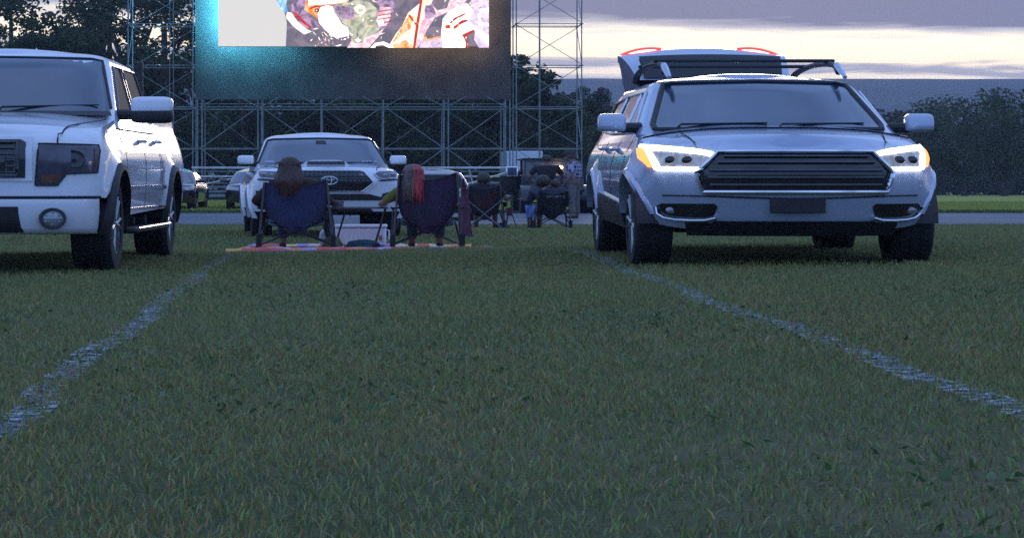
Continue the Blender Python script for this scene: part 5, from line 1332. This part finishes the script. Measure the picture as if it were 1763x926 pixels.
for i in range(6): mb = MB(); mb.box((-hw + .2 + i * 2., 0, ze / 2), (.22, .22, ze - .06)); mb.build('column', mat('painted_post', (.30, .32, .36), .6) if i == 0 else MATS['painted_post'], bld)
# distant street lamp with amber light
XL_ = px2x(376, 170); sl = empty('street_lamp', (XL_, 170, GZ(0, 170)), 0, 0, 'far street lamp with two small amber lights, left of the white pickup with the scoop', 'street lamp')
zz = px2z(247, 170) + H(0, 170)
mb = MB(); mb.tube([(0, .1, 0), (0, .1, zz + .1)], [.06, .04], 8); mb.build('pole', M_pole, sl); mb = MB(); mb.box((0, .05, zz + .13), (.8, .12, .08)); mb.build('arm', M_pole, sl)
for sg in (-1, 1): mb = MB(); mb.ell((sg * .22, 0, zz), (.11, .08, .09), 10, 6); mb.build('lamp_head', emis('amber_street_light', (1., .55, .16), 7.) if sg < 0 else bpy.data.materials['amber_street_light'], sl)
# ============================================================ ground, track, lines, grass
def line_x(d, side):
    return (lerp(-.92, -1.02, (d - 14.7) / 10.3) if side < 0 else lerp(1.70, 1.76, (d - 14.3) / 6.6)) + .022 * math.sin(d * 1.3 + side) + .012 * math.sin(d * 3.7)
def in_line(x, d):
    w = .038
    wob = lambda s: .022 * np.sin(d * 1.3 + s) + .012 * np.sin(d * 3.7)
    a = (np.abs(x - (-.92 - .10 * (d - 14.7) / 10.3) - wob(-1)) < w) & (d < 25.0)
    b = (np.abs(x - (1.70 + .06 * (d - 14.3) / 6.6) - wob(1)) < w) & (d < 21.5)
    return a | b
# ground sheet
ds = list(np.arange(-12, 60, .75)) + list(np.arange(60, 130, 2.5)) + [140, 160, 200, 260, 340, 450, 600, 900, 1400, 2200, 3000]
rows = []
for d in ds:
    xs_ = np.concatenate([np.linspace(-3000, -40, 8), np.linspace(-34, -8, 14), np.linspace(-7, 7, 29), np.linspace(8, 34, 14), np.linspace(40, 3000, 8)])
    rows.append([Vector((x, d, GZ(x, max(d, 0)))) for x in xs_])
mb = MB(); mb.grid(rows)
Mg = bpy.data.materials.new('turf_soil'); Mg.use_nodes = True; nt = Mg.node_tree; b = nt.nodes['Principled BSDF']; b.inputs['Roughness'].default_value = .95; b.inputs['Specular IOR Level'].default_value = .1
tc = nt.nodes.new('ShaderNodeTexCoord'); n1 = nt.nodes.new('ShaderNodeTexNoise'); n1.inputs['Scale'].default_value = 1.1; n1.inputs['Detail'].default_value = 8; n2 = nt.nodes.new('ShaderNodeTexNoise'); n2.inputs['Scale'].default_value = 28; n2.inputs['Detail'].default_value = 4
for n in (n1, n2): nt.links.new(tc.outputs['Object'], n.inputs['Vector'])
r1 = nt.nodes.new('ShaderNodeValToRGB'); r1.color_ramp.elements[0].color = (.08, .095, .045, 1); r1.color_ramp.elements[1].color = (.15, .135, .075, 1); r1.color_ramp.elements[0].position = .38; r1.color_ramp.elements[1].position = .64
nt.links.new(n1.outputs['Fac'], r1.inputs[0]); mx = nt.nodes.new('ShaderNodeMix'); mx.data_type = 'RGBA'; mx.blend_type = 'MULTIPLY'; mx.inputs[0].default_value = .7
r2 = nt.nodes.new('ShaderNodeValToRGB'); r2.color_ramp.elements[0].color = (.45, .45, .45, 1); r2.color_ramp.elements[1].color = (1.2, 1.2, 1.1, 1); nt.links.new(n2.outputs['Fac'], r2.inputs[0])
nt.links.new(r1.outputs[0], mx.inputs[6]); nt.links.new(r2.outputs[0], mx.inputs[7])
# mown infield beyond the track, the light on it put into a brighter green
sx = nt.nodes.new('ShaderNodeSeparateXYZ'); nt.links.new(tc.outputs['Object'], sx.inputs[0]); mr = nt.nodes.new('ShaderNodeMapRange'); mr.inputs['From Min'].default_value = 67.; mr.inputs['From Max'].default_value = 71.; nt.links.new(sx.outputs['Y'], mr.inputs['Value'])
mx2 = nt.nodes.new('ShaderNodeMix'); mx2.data_type = 'RGBA'; nt.links.new(mr.outputs[0], mx2.inputs[0]); nt.links.new(mx.outputs[2], mx2.inputs[6]); r3 = nt.nodes.new('ShaderNodeValToRGB'); r3.color_ramp.elements[0].color = (.24, .27, .06, 1); r3.color_ramp.elements[1].color = (.32, .35, .08, 1); nt.links.new(n1.outputs['Fac'], r3.inputs[0]); nt.links.new(r3.outputs[0], mx2.inputs[7]); nt.links.new(mx2.outputs[2], b.inputs['Base Color'])
bp = nt.nodes.new('ShaderNodeBump'); bp.inputs['Strength'].default_value = .8; bp.inputs['Distance'].default_value = .03; nt.links.new(n2.outputs['Fac'], bp.inputs['Height']); nt.links.new(bp.outputs[0], b.inputs['Normal'])
tag(mb.build('ground', Mg, raw=True, sharp=0, weld=False), kind='structure')
# tarmac track
M_tar = mat('worn_tarmac', (.10, .115, .135), .75, var=.25, scale=.35, two=(.15, .17, .19), bump=.3, bscale=12, spec=.2)
mb = MB(); mb.grid([[Vector((x, d, GZ(0, d) + .012)) for x in np.linspace(-60, 60, 25)] for d in np.arange(54, 67.1, 1.)]); tag(mb.build('race_track', M_tar, raw=True, weld=False, sharp=0), kind='structure')
M_wl2 = mat('worn_white_paint', (.38, .42, .46), .7, var=.35, scale=2.5)
mb = MB()
mb.grid([[Vector((x, d, GZ(0, d) + .018)) for x in np.linspace(-60, px2x(470, 56), 14)] for d in (55.6, 55.85)])
mb.grid([[Vector((x, d, GZ(0, d) + .018)) for x in np.linspace(px2x(560, 62), 60, 20)] for d in (61.5, 61.8)])
rows = []
for i in range(19):
    t = i / 18; x = lerp(px2x(880, 58), px2x(935, 58), t); d = 58.4 - 2.6 * t ** 2.2; rows.append([Vector((x, d, GZ(0, d) + .022)), Vector((x + .02, d - .45, GZ(0, d - .45) + .022))])
mb.grid(rows); tag(mb.build('track_marking', M_wl2, raw=True, weld=False, sharp=0), kind='structure')
# sprayed pitch lines
Ml = bpy.data.materials.new('sprayed_line_paint'); Ml.use_nodes = True; nt = Ml.node_tree; b = nt.nodes['Principled BSDF']; b.inputs['Base Color'].default_value = (.36, .41, .47, 1); b.inputs['Roughness'].default_value = .9
tc = nt.nodes.new('ShaderNodeTexCoord'); n = nt.nodes.new('ShaderNodeTexNoise'); n.inputs['Scale'].default_value = 22; n.inputs['Detail'].default_value = 6; nt.links.new(tc.outputs['Object'], n.inputs['Vector']); r = nt.nodes.new('ShaderNodeValToRGB'); r.color_ramp.elements[0].position = .50; r.color_ramp.elements[1].position = .62; nt.links.new(n.outputs['Fac'], r.inputs[0]); nt.links.new(r.outputs[0], b.inputs['Alpha'])
for sd, dmax in ((-1, 25.), (1, 21.3)):
    mb = MB(); mb.grid([[Vector((line_x(d, sd) + u + .015 * noise.noise(Vector((d * 2, u, 0))), d, GZ(line_x(d, sd) + u, d) + .006)) for u in (-.055, -.025, 0, .025, .055)] for d in np.arange(4, dmax, .2)])
    tag(mb.build('painted_line', Ml, raw=True, weld=False, sharp=0), kind='structure')

def blade_mesh(name, x, d, h, w, lean, col, mat_):
    n = len(x); a = rng.uniform(0, 2 * np.pi, n); gz = -np.array([0.] * n)
    h0 = (Hv(x, d - 1) + Hv(x, d) + Hv(x, d + 1)) / 3; z = -h0 * ZS - .002
    ax = np.cos(a) * w; ay = np.sin(a) * w; l = rng.uniform(0, 2 * np.pi, n); lx = np.cos(l) * lean * h; ly = np.sin(l) * lean * h; hz = h * ZS * np.sqrt(np.clip(1 - lean ** 2, .1, 1))
    v = np.empty((n, 5, 3))
    v[:, 0] = np.stack([x - ax, d - ay, z], 1); v[:, 1] = np.stack([x + ax, d + ay, z], 1)
    v[:, 2] = np.stack([x + ax * .8 + lx * .35, d + ay * .8 + ly * .35, z + hz * .6], 1); v[:, 3] = np.stack([x - ax * .8 + lx * .35, d - ay * .8 + ly * .35, z + hz * .6], 1)
    v[:, 4] = np.stack([x + lx, d + ly, z + hz], 1)
    me = bpy.data.meshes.new(name); me.vertices.add(n * 5); me.vertices.foreach_set('co', v.reshape(-1))
    i = np.arange(n)[:, None] * 5; loops = np.concatenate([i + np.array([[0, 1, 2, 3]]), i + np.array([[3, 2, 4]])], 1).reshape(-1)
    me.loops.add(n * 7); me.loops.foreach_set('vertex_index', loops.astype(np.int32)); me.polygons.add(n * 2)
    ls = (np.arange(n)[:, None] * 7 + np.array([[0, 4]])).reshape(-1); me.polygons.foreach_set('loop_start', ls.astype(np.int32))
    me.update(calc_edges=True); me.validate()
    ca = me.color_attributes.new('Col', 'FLOAT_COLOR', 'POINT'); c4 = np.ones((n, 5, 4)); c4[:, :, :3] = col[:, None, :]; ca.data.foreach_set('color', c4.reshape(-1).astype(np.float32))
    me.materials.append(mat_); o = bpy.data.objects.new(name, me); COL.objects.link(o); return o
M_bl = attr_mat('grass_blades', .6, spec=.25, trans=.25)
def field(name, d0, d1, dens, h, w, label):
    area = (d1 - d0) * (d0 + d1) / 2 * .30 + (d1 - d0) * 1.5
    n = int(dens * area * 1.35)
    d = np.sqrt(rng.uniform(d0 ** 2, d1 ** 2, n)); x0 = -.135 * d - .8; x1 = .255 * d + .8
    x = x0 + (x1 - x0) * rng.uniform(0, 1, n)
    pn = np.array([noise.noise(Vector((a * .9, b_ * .7, 0))) for a, b_ in zip(x[::9], d[::9])]); pn = np.repeat(pn, 9)[:n]
    pn2 = (np.sin(x * 3.1 + 2 * np.sin(d * 1.3)) * np.sin(d * 1.1 + x) * .4 + np.sin(x * .9 + 1.7 * np.sin(d * .35) + 1) * .35 + .45 * (np.abs(np.abs(x + 2.5) - .85) < .16) + .45 * (np.abs(np.abs(x - 2.8) - .83) < .16))
    x = x[:len(pn)]; d = d[:len(pn)]; n = len(x); pn2 = pn2[:n]
    keep = rng.uniform(0, 1, n) < np.clip(.8 + .5 * pn2, .3, 1.); x = x[keep]; d = d[keep]; pn = pn2[keep] * .6; n = len(x)
    green = np.stack([rng.uniform(.16, .26, n), rng.uniform(.19, .29, n), rng.uniform(.065, .11, n)], 1)
    dry = np.stack([rng.uniform(.26, .38, n), rng.uniform(.21, .29, n), rng.uniform(.08, .12, n)], 1)
    k = (rng.uniform(0, 1, n) < np.clip(.16 + pn * .55, .03, .62)); col = np.where(k[:, None], dry, green); col *= rng.uniform(.7, 1.25, n)[:, None]
    wl = in_line(x + rng.normal(0, .02, n), d) & (rng.uniform(0, 1, n) < .42 + .16 * np.sin(d * 2.3 + x)); col[wl] = np.stack([rng.uniform(.22, .38, wl.sum()), rng.uniform(.25, .42, wl.sum()), rng.uniform(.28, .46, wl.sum())], 1)
    hh = h * rng.uniform(.45, 1.25, n) * (1 + .25 * pn); hh[wl] *= .8
    # trodden flat under wheels and blanket
    uu = (x + 1.12) / 2.55; tt = np.clip((uu - .48) * 3.5, 0, 1); bl = (d < 32.1) & (x > -1.1) & (x < 1.42) & (d > 25.0 + 2.7 * tt * tt * (3 - 2 * tt)); keep = ~bl
    o = blade_mesh(name, x[keep], d[keep], hh[keep], w * rng.uniform(.7, 1.3, n)[keep], rng.uniform(.1, .8, n)[keep], col[keep], M_bl); tag(o, label, 'grass', kind='stuff')
field('grass', 3.6, 9, 3800, .033, .0022, 'short green lawn grass close to the viewer')
field('grass', 9, 17, 2500, .037, .0030, 'short green lawn grass in front of the cars')
field('grass', 17, 27, 1500, .038, .0042, 'short green lawn grass round the wheels of the near cars')
field('grass', 27, 38, 750, .055, .0065, 'short green lawn grass round the large camping chairs')
field('grass', 38, 54, 420, .06, .0095, 'short green lawn grass along the near edge of the race track')
def litter(name, d0, d1, n, label, cols_, L_, wd, lean0):
    d = np.sqrt(rng.uniform(d0 ** 2, d1 ** 2, n)); x = -.135 * d - .6 + (.39 * d + 1.2) * rng.uniform(0, 1, n)
    k = np.sin(x * 2.2 + d) + np.sin(d * .9 - x * 1.3) + rng.normal(0, .5, n) > .5; x = x[k]; d = d[k]; n = len(x)
    c = np.array(cols_)[rng.integers(0, len(cols_), n)] * rng.uniform(.7, 1.2, (n, 1))
    o = blade_mesh(name, x, d, L_ * rng.uniform(.5, 1.3, n), wd * rng.uniform(.6, 1.3, n), rng.uniform(lean0, .99, n), c, M_bl)
    o.location.z = .008; tag(o, label, 'grass', kind='stuff')
litter('grass_clippings', 3.8, 26, 26000, 'dry cut grass lying in loose patches on the lawn', [(.34, .28, .13), (.26, .22, .11), (.20, .16, .09)], .06, .0028, .95)
litter('clover', 3.8, 24, 15000, 'clover and broad-leaved weeds growing in patches in the lawn', [(.07, .14, .05), (.10, .17, .06), (.13, .18, .09)], .030, .010, .6)
def strip(name, d0, d1, n, lab, bright):
    d = rng.uniform(d0, d1, n); x = rng.uniform(-14, 24, n); c = np.stack([rng.uniform(.24, .34, n), rng.uniform(.28, .38, n), rng.uniform(.05, .09, n)], 1) if bright else np.stack([rng.uniform(.05, .09, n), rng.uniform(.08, .12, n), rng.uniform(.03, .05, n)], 1)  # bright blades carry the light on the infield in their colour
    o = blade_mesh(name, x, d, .07 * rng.uniform(.6, 1.4, n), np.full(n, .016), rng.uniform(.1, .7, n), c, M_bl); tag(o, lab, 'grass', kind='stuff')
strip('grass', 67, 70.5, 16000, 'dull grass verge on the far side of the race track', False); strip('grass', 70.5, 92, 60000, 'yellow-green infield grass below the bleachers, light put into its colour', True)

# ============================================================ trees, woodland, hills
M_leaf = attr_mat('leaves', .65, spec=.25, trans=.30); M_bark = mat('bark', (.055, .042, .032), .9, var=.35, bump=.8)
def leaf_cloud(name, cen, rad, per, size, base, parent=None, loc=(0, 0, 0), flat=.8):
    cen = np.array(cen); rad = np.array(rad); n = len(cen) * per
    c = np.repeat(cen, per, 0); r = np.repeat(rad, per)
    v = rng.normal(0, 1, (n, 3)); v /= np.linalg.norm(v, axis=1)[:, None]; p = c + v * (r * rng.uniform(.15, 1.1, n) ** .45)[:, None] * np.array([1, 1, flat])
    nr = v + rng.normal(0, .7, (n, 3)); nr /= np.linalg.norm(nr, axis=1)[:, None]; t = np.cross(nr, rng.normal(0, 1, (n, 3))); t /= np.linalg.norm(t, axis=1)[:, None]; b_ = np.cross(nr, t)
    s = size * rng.uniform(.5, 1.3, n); q = np.empty((n, 4, 3)); q[:, 0] = p - t * s[:, None]; q[:, 1] = p - b_ * s[:, None] * .45; q[:, 2] = p + t * s[:, None]; q[:, 3] = p + b_ * s[:, None] * .45
    q[:, :, 2] *= ZS
    me = bpy.data.meshes.new(name); me.vertices.add(n * 4); me.vertices.foreach_set('co', q.reshape(-1)); me.loops.add(n * 4); me.loops.foreach_set('vertex_index', np.arange(n * 4, dtype=np.int32)); me.polygons.add(n); me.polygons.foreach_set('loop_start', np.arange(0, n * 4, 4, dtype=np.int32)); me.update(calc_edges=True)
    cl = np.repeat(rng.uniform(.55, 1.5, len(cen)), per) * rng.uniform(.7, 1.3, n); c4 = np.ones((n, 4, 4)); col = np.array(base)[None, :] * cl[:, None]; c4[:, :, :3] = col[:, None, :]
    ca = me.color_attributes.new('Col', 'FLOAT_COLOR', 'POINT'); ca.data.foreach_set('color', c4.reshape(-1).astype(np.float32)); me.materials.append(M_leaf)
    o = bpy.data.objects.new(name, me); COL.objects.link(o); o.location = loc
    if parent: o.parent = parent
    return o
def tree(px, py_top, d, wid, label, base=(.045, .065, .028), clumps=34, per=170, size=.17, low=.18, gap=.0, seed=0, group='trees behind the scaffolding'):
    rd = random.Random(seed * 7 + 1); X = px2x(px, d); g = H(0, d); top = px2z(py_top, d) + g
    root = empty('tree', (X, d, GZ(0, d)), 0, 0, label, 'tree', group)
    cen = []; rad = []
    for k in range(clumps):
        t = rd.uniform(low, .95); env = math.sin(math.pi * min(1, (1 - t) * 1.15 + .12)) ** .6; a = rd.uniform(0, 6.28); r_ = wid / 2 * env * rd.uniform(.25, 1.) ** .6
        cr = wid * rd.uniform(.10, .19) * (1 - gap); cen.append((r_ * math.cos(a), r_ * math.sin(a) * .8, min(t * top, top - cr * .8))); rad.append(cr)
    cen.append((0, 0, top - wid * .12)); rad.append(wid * .13)
    leaf_cloud('crown', cen, rad, per, size, base, root)
    mb = MB(); mb.tube([(0, 0, 0), (.1, 0, top * .3), (-.1, .1, top * .6), (0, 0, top * .88)], [top * .028, top * .022, top * .013, .03], 9)
    for c in cen[::2]: z0_ = max(.2 * top, c[2] * .62); mb.tube([(0, 0, z0_), (c[0] * .5, c[1] * .5, (z0_ + c[2]) / 2 + .15), c], [top * .010, top * .007, .02], 6)
    mb.build('trunk', M_bark, root)
D_ = 135
for i, a in enumerate([
    (-25, -45, 128, 9.5, 'dark broad tree at the left edge, above the cab of the large white pickup', dict(gap=.1)),
    (20, -20, 150, 6.5, 'open-crowned tree with sky showing through its upper branches, near the left edge', dict(clumps=44, gap=.2, per=150, low=.3)),
    (60, 42, 134, 6.5, 'bushy dark green tree whose top ends at a gap of bright sky on the left', {}),
    (112, 46, 130, 5.5, 'rounded low tree directly under the bright sky gap on the left', {}),
    (160, -30, 152, 6.8, 'loose-leaved tree standing right of the bright sky gap on the left', dict(gap=.22, clumps=48, per=150, low=.4)),
    (190, -15, 134, 7.2, 'tall dense tree just left of the left scaffold tower', {}),
    (226, -25, 140, 7., 'tall dense tree directly behind the left post of the left scaffold tower', {}),
    (285, -20, 132, 7.2, 'tall dense tree seen through the middle of the left scaffold tower', {}),
    (345, 30, 138, 7., 'dark tree behind the gap between the left tower and the screen panel', {}),
    (420, 110, 130, 7.5, 'dark tree behind the left end of the frame under the screen', {}), (505, 120, 134, 7.5, 'dark tree behind the frame, above the head of the person in the navy chair', {}), (590, 105, 130, 7.5, 'dark tree behind the frame, above the roof of the white pickup with the scoop', {}),
    (675, 120, 136, 7.5, 'dark tree behind the frame, above the right mirror of the white pickup with the scoop', {}), (760, 110, 131, 7.5, 'dark tree behind the frame, above the grey SUV', {}), (838, 95, 134, 7., 'dark tree behind the right end of the frame under the screen', {}),
    (893, 92, 126, 3.8, 'ragged dark tree rising at the right edge of the screen panel', dict(gap=.2)), (925, 133, 133, 5., 'dark tree seen through the lower part of the right scaffold tower', {}), (968, 158, 150, 4.6, 'low dark tree behind the right posts of the right scaffold tower', {}),
    (1003, 148, 215, 4.4, 'pointed dark tree just right of the right scaffold tower', dict(base=(.04, .055, .03))), (1040, 172, 230, 7., 'low hazy tree left of the mirror of the silver SUV', {}), (1085, 176, 240, 8., 'low hazy tree behind the side windows of the silver SUV', {}), (1150, 170, 235, 9., 'low tree mostly hidden behind the windscreen pillar of the silver SUV', {}),
    (1660, 165, 200, 9., 'dark tree past the far side of the silver SUV', {}), (1730, 150, 190, 9., 'dark tree at the right edge of the picture', {}), (1800, 160, 200, 9., 'dark tree cut by the right edge of the picture', {})]):
    tree(*a[:5], seed=i, **a[5])
# far wood: one mass behind everything
cen = []; rad = []
for k in range(420):
    px = rng.uniform(-150, 1050); d = rng.uniform(160, 185); zt = px2z(185, 170) + 1; cen.append((px2x(px, d), d - 170, rng.uniform(.2, zt - .6))); rad.append(rng.uniform(.8, 1.4))
o = leaf_cloud('woodland', cen, rad, 130, .26, (.035, .045, .026), loc=(0, 170, GZ(0, 170))); tag(o, 'dark undergrowth and woodland behind the scaffolding', 'woodland', kind='stuff')
cen = []; rad = []
for k in range(420):
    px = rng.uniform(980, 1850); d = rng.uniform(235, 270); zt = px2z(198, 250) + 1; cen.append((px2x(px, d), d - 250, rng.uniform(.2, zt - .6))); rad.append(rng.uniform(1., 1.8))
o = leaf_cloud('woodland', cen, rad, 110, .34, (.035, .045, .028), loc=(0, 250, GZ(0, 250))); tag(o, 'low dark treeline beyond the pavilion', 'woodland', kind='stuff')
# hills
M_hill = mat('forested_hill', (.030, .042, .026), .95, var=.3, scale=.02, bump=0)
rows = []
for i in range(10):
    d = 1300 + i * 90; t = math.sin(min(1, i / 6) * math.pi / 2)
    rows.append([Vector((x, d, -3 + t * ((325 - 138.) / 4800 * 1840 + 3) * (1 + .022 * noise.noise(Vector((x * .004, 0, 1))) + .006 * noise.noise(Vector((x * .03, i, 1))) - max(0, (abs(x) - 500)) * .00006))) for x in np.linspace(-1600, 1600, 260)])
mb = MB(); mb.grid(rows); tag(mb.build('hills', M_hill, raw=True, sharp=0, weld=False), kind='structure')

# ============================================================ sky, lights, camera
w = bpy.data.worlds.new('World'); scene.world = w; w.use_nodes = True; nt = w.node_tree; nt.nodes.clear()
N = nt.nodes.new; Lk = nt.links.new
out = N('ShaderNodeOutputWorld'); bg = N('ShaderNodeBackground'); Lk(bg.outputs[0], out.inputs[0])
sky = N('ShaderNodeTexSky'); sky.sky_type = 'NISHITA'; sky.sun_disc = False; sky.sun_elevation = R(2.5); sky.sun_rotation = R(6); sky.air_density = 1.2; sky.dust_density = 1.5
tc = N('ShaderNodeTexCoord'); sp_ = N('ShaderNodeSeparateXYZ'); Lk(tc.outputs['Generated'], sp_.inputs[0])
def M(op, a, b_=None, c=None):
    n = N('ShaderNodeMath'); n.operation = op
    for i, v in enumerate((a, b_, c)):
        if v is None: continue
        if isinstance(v, (int, float)): n.inputs[i].default_value = v
        else: Lk(v, n.inputs[i])
    return n.outputs[0]
def NZ(scale, sx, sz, detail=6, dist=.4):
    mp = N('ShaderNodeMapping'); mp.inputs['Scale'].default_value = (sx, sx, sz); Lk(tc.outputs['Generated'], mp.inputs[0]); n = N('ShaderNodeTexNoise'); n.inputs['Scale'].default_value = scale; n.inputs['Detail'].default_value = detail; n.inputs['Distortion'].default_value = dist; Lk(mp.outputs[0], n.inputs['Vector']); return n.outputs['Fac']
z = sp_.outputs['Z']
nA = NZ(1., 16, 260); nB = NZ(1., 3, 8)
el = M('ADD', z, M('MULTIPLY', M('SUBTRACT', nA, .5), .011))
el = M('ADD', el, M('MULTIPLY', M('SUBTRACT', sp_.outputs['X'], .1), .03))
def ramp(fac, stops):
    r = N('ShaderNodeValToRGB'); e = r.color_ramp.elements
    while len(e) < len(stops): e.new(.5)
    for q_, (p, c) in zip(e, stops): q_.position = p; q_.color = (*c, 1)
    Lk(fac, r.inputs[0]); return r.outputs[0]
cream = (1.45, 1.25, .92); grey = (.15, .19, .34); pale = (.50, .54, .66)
low_ = ramp(M('MULTIPLY', el, 8.), [(.0, (.4, .42, .5)), (.30, pale), (.325, (1.25, 1.12, .92)), (.338, (1.2, 1.10, .95)), (.348, (.40, .44, .58)), (.362, (.42, .46, .60)), (.378, cream), (.442, (1.50, 1.34, 1.04)), (.464, (.70, .70, .76)), (.488, grey), (1., (.15, .18, .34))])
high = ramp(nB, [(.30, (.17, .28, .58)), (.48, (.27, .44, .90)), (.60, (.40, .60, 1.1)), (.72, (.24, .38, .76))])
# cloud deck overhead replaces the low bands above ~8 degrees; the afterglow is only towards the screen
mrr = N('ShaderNodeMapRange'); mrr.inputs['From Min'].default_value = .10; mrr.inputs['From Max'].default_value = .30; Lk(z, mrr.inputs['Value'])
def MIX(f, a, b_):
    n = N('ShaderNodeMix'); n.data_type = 'RGBA'
    if isinstance(f, float): n.inputs[0].default_value = f
    else: Lk(f, n.inputs[0])
    for i, v in ((6, a), (7, b_)):
        if isinstance(v, tuple): n.inputs[i].default_value = (*v, 1)
        else: Lk(v, n.inputs[i])
    return n.outputs[2]
az = N('ShaderNodeMapRange'); az.inputs['From Min'].default_value = .1; az.inputs['From Max'].default_value = .9; Lk(sp_.outputs['Y'], az.inputs['Value'])
lowm = MIX(az.outputs[0], (.30, .50, 1.12), low_)
cl = MIX(mrr.outputs[0], lowm, high)
skm = N('ShaderNodeMix'); skm.data_type = 'RGBA'; skm.blend_type = 'ADD'; skm.inputs[0].default_value = 1.; Lk(cl, skm.inputs[6])
sks = N('ShaderNodeMix'); sks.data_type = 'RGBA'; sks.blend_type = 'MULTIPLY'; sks.inputs[0].default_value = 1.; Lk(sky.outputs[0], sks.inputs[6]); sks.inputs[7].default_value = (.004, .006, .012, 1); Lk(sks.outputs[2], skm.inputs[7])
Lk(skm.outputs[2], bg.inputs['Color']); bg.inputs['Strength'].default_value = SKYS
sd = bpy.data.lights.new('sun', 'SUN'); sd.energy = .2; sd.angle = R(8); sd.color = (1., .86, .76); so = bpy.data.objects.new('sun', sd); COL.objects.link(so)
sun_dir = Vector((math.sin(R(6)), math.cos(R(6)), math.tan(R(7)))); so.rotation_euler = sun_dir.to_track_quat('Z', 'Y').to_euler(); so.location = (20, 200, 60)
cam = bpy.data.cameras.new('camera'); co = bpy.data.objects.new('camera', cam); COL.objects.link(co); scene.camera = co
co.location = (0, 0, 0); co.rotation_euler = (R(90), 0, 0); cam.sensor_width = 36; cam.sensor_fit = 'HORIZONTAL'; cam.lens = 36 * F / 1763; cam.shift_x = (881.5 - CX) / 1763; cam.shift_y = -(463 - YH) / 1763; cam.clip_end = 6000; cam.clip_start = .1
scene.view_settings.view_transform = 'Standard'; scene.view_settings.look = 'None'; scene.view_settings.exposure = EXPO; scene.view_settings.gamma = 1
scene.cycles.use_denoising = DENOISE
scene.cycles.max_bounces = 5; scene.cycles.diffuse_bounces = 2; scene.cycles.glossy_bounces = 3; scene.cycles.transparent_max_bounces = 8; scene.cycles.volume_bounces = 0
if HAZE:
    mh = bpy.data.materials.new('haze_air'); mh.use_nodes = True; nt = mh.node_tree; nt.nodes.clear(); o_ = nt.nodes.new('ShaderNodeOutputMaterial'); pv = nt.nodes.new('ShaderNodeVolumePrincipled'); pv.inputs['Density'].default_value = HAZE; pv.inputs['Color'].default_value = (.80, .82, .95, 1); nt.links.new(pv.outputs[0], o_.inputs['Volume'])
    mb = MB(); mb.box((0, 1080, 36.), (3400, 2210, 82)); hz = mb.build('haze', mh, raw=True, sharp=0); hz['kind'] = 'stuff'; hz['label'] = 'thin evening haze in the air over the field'
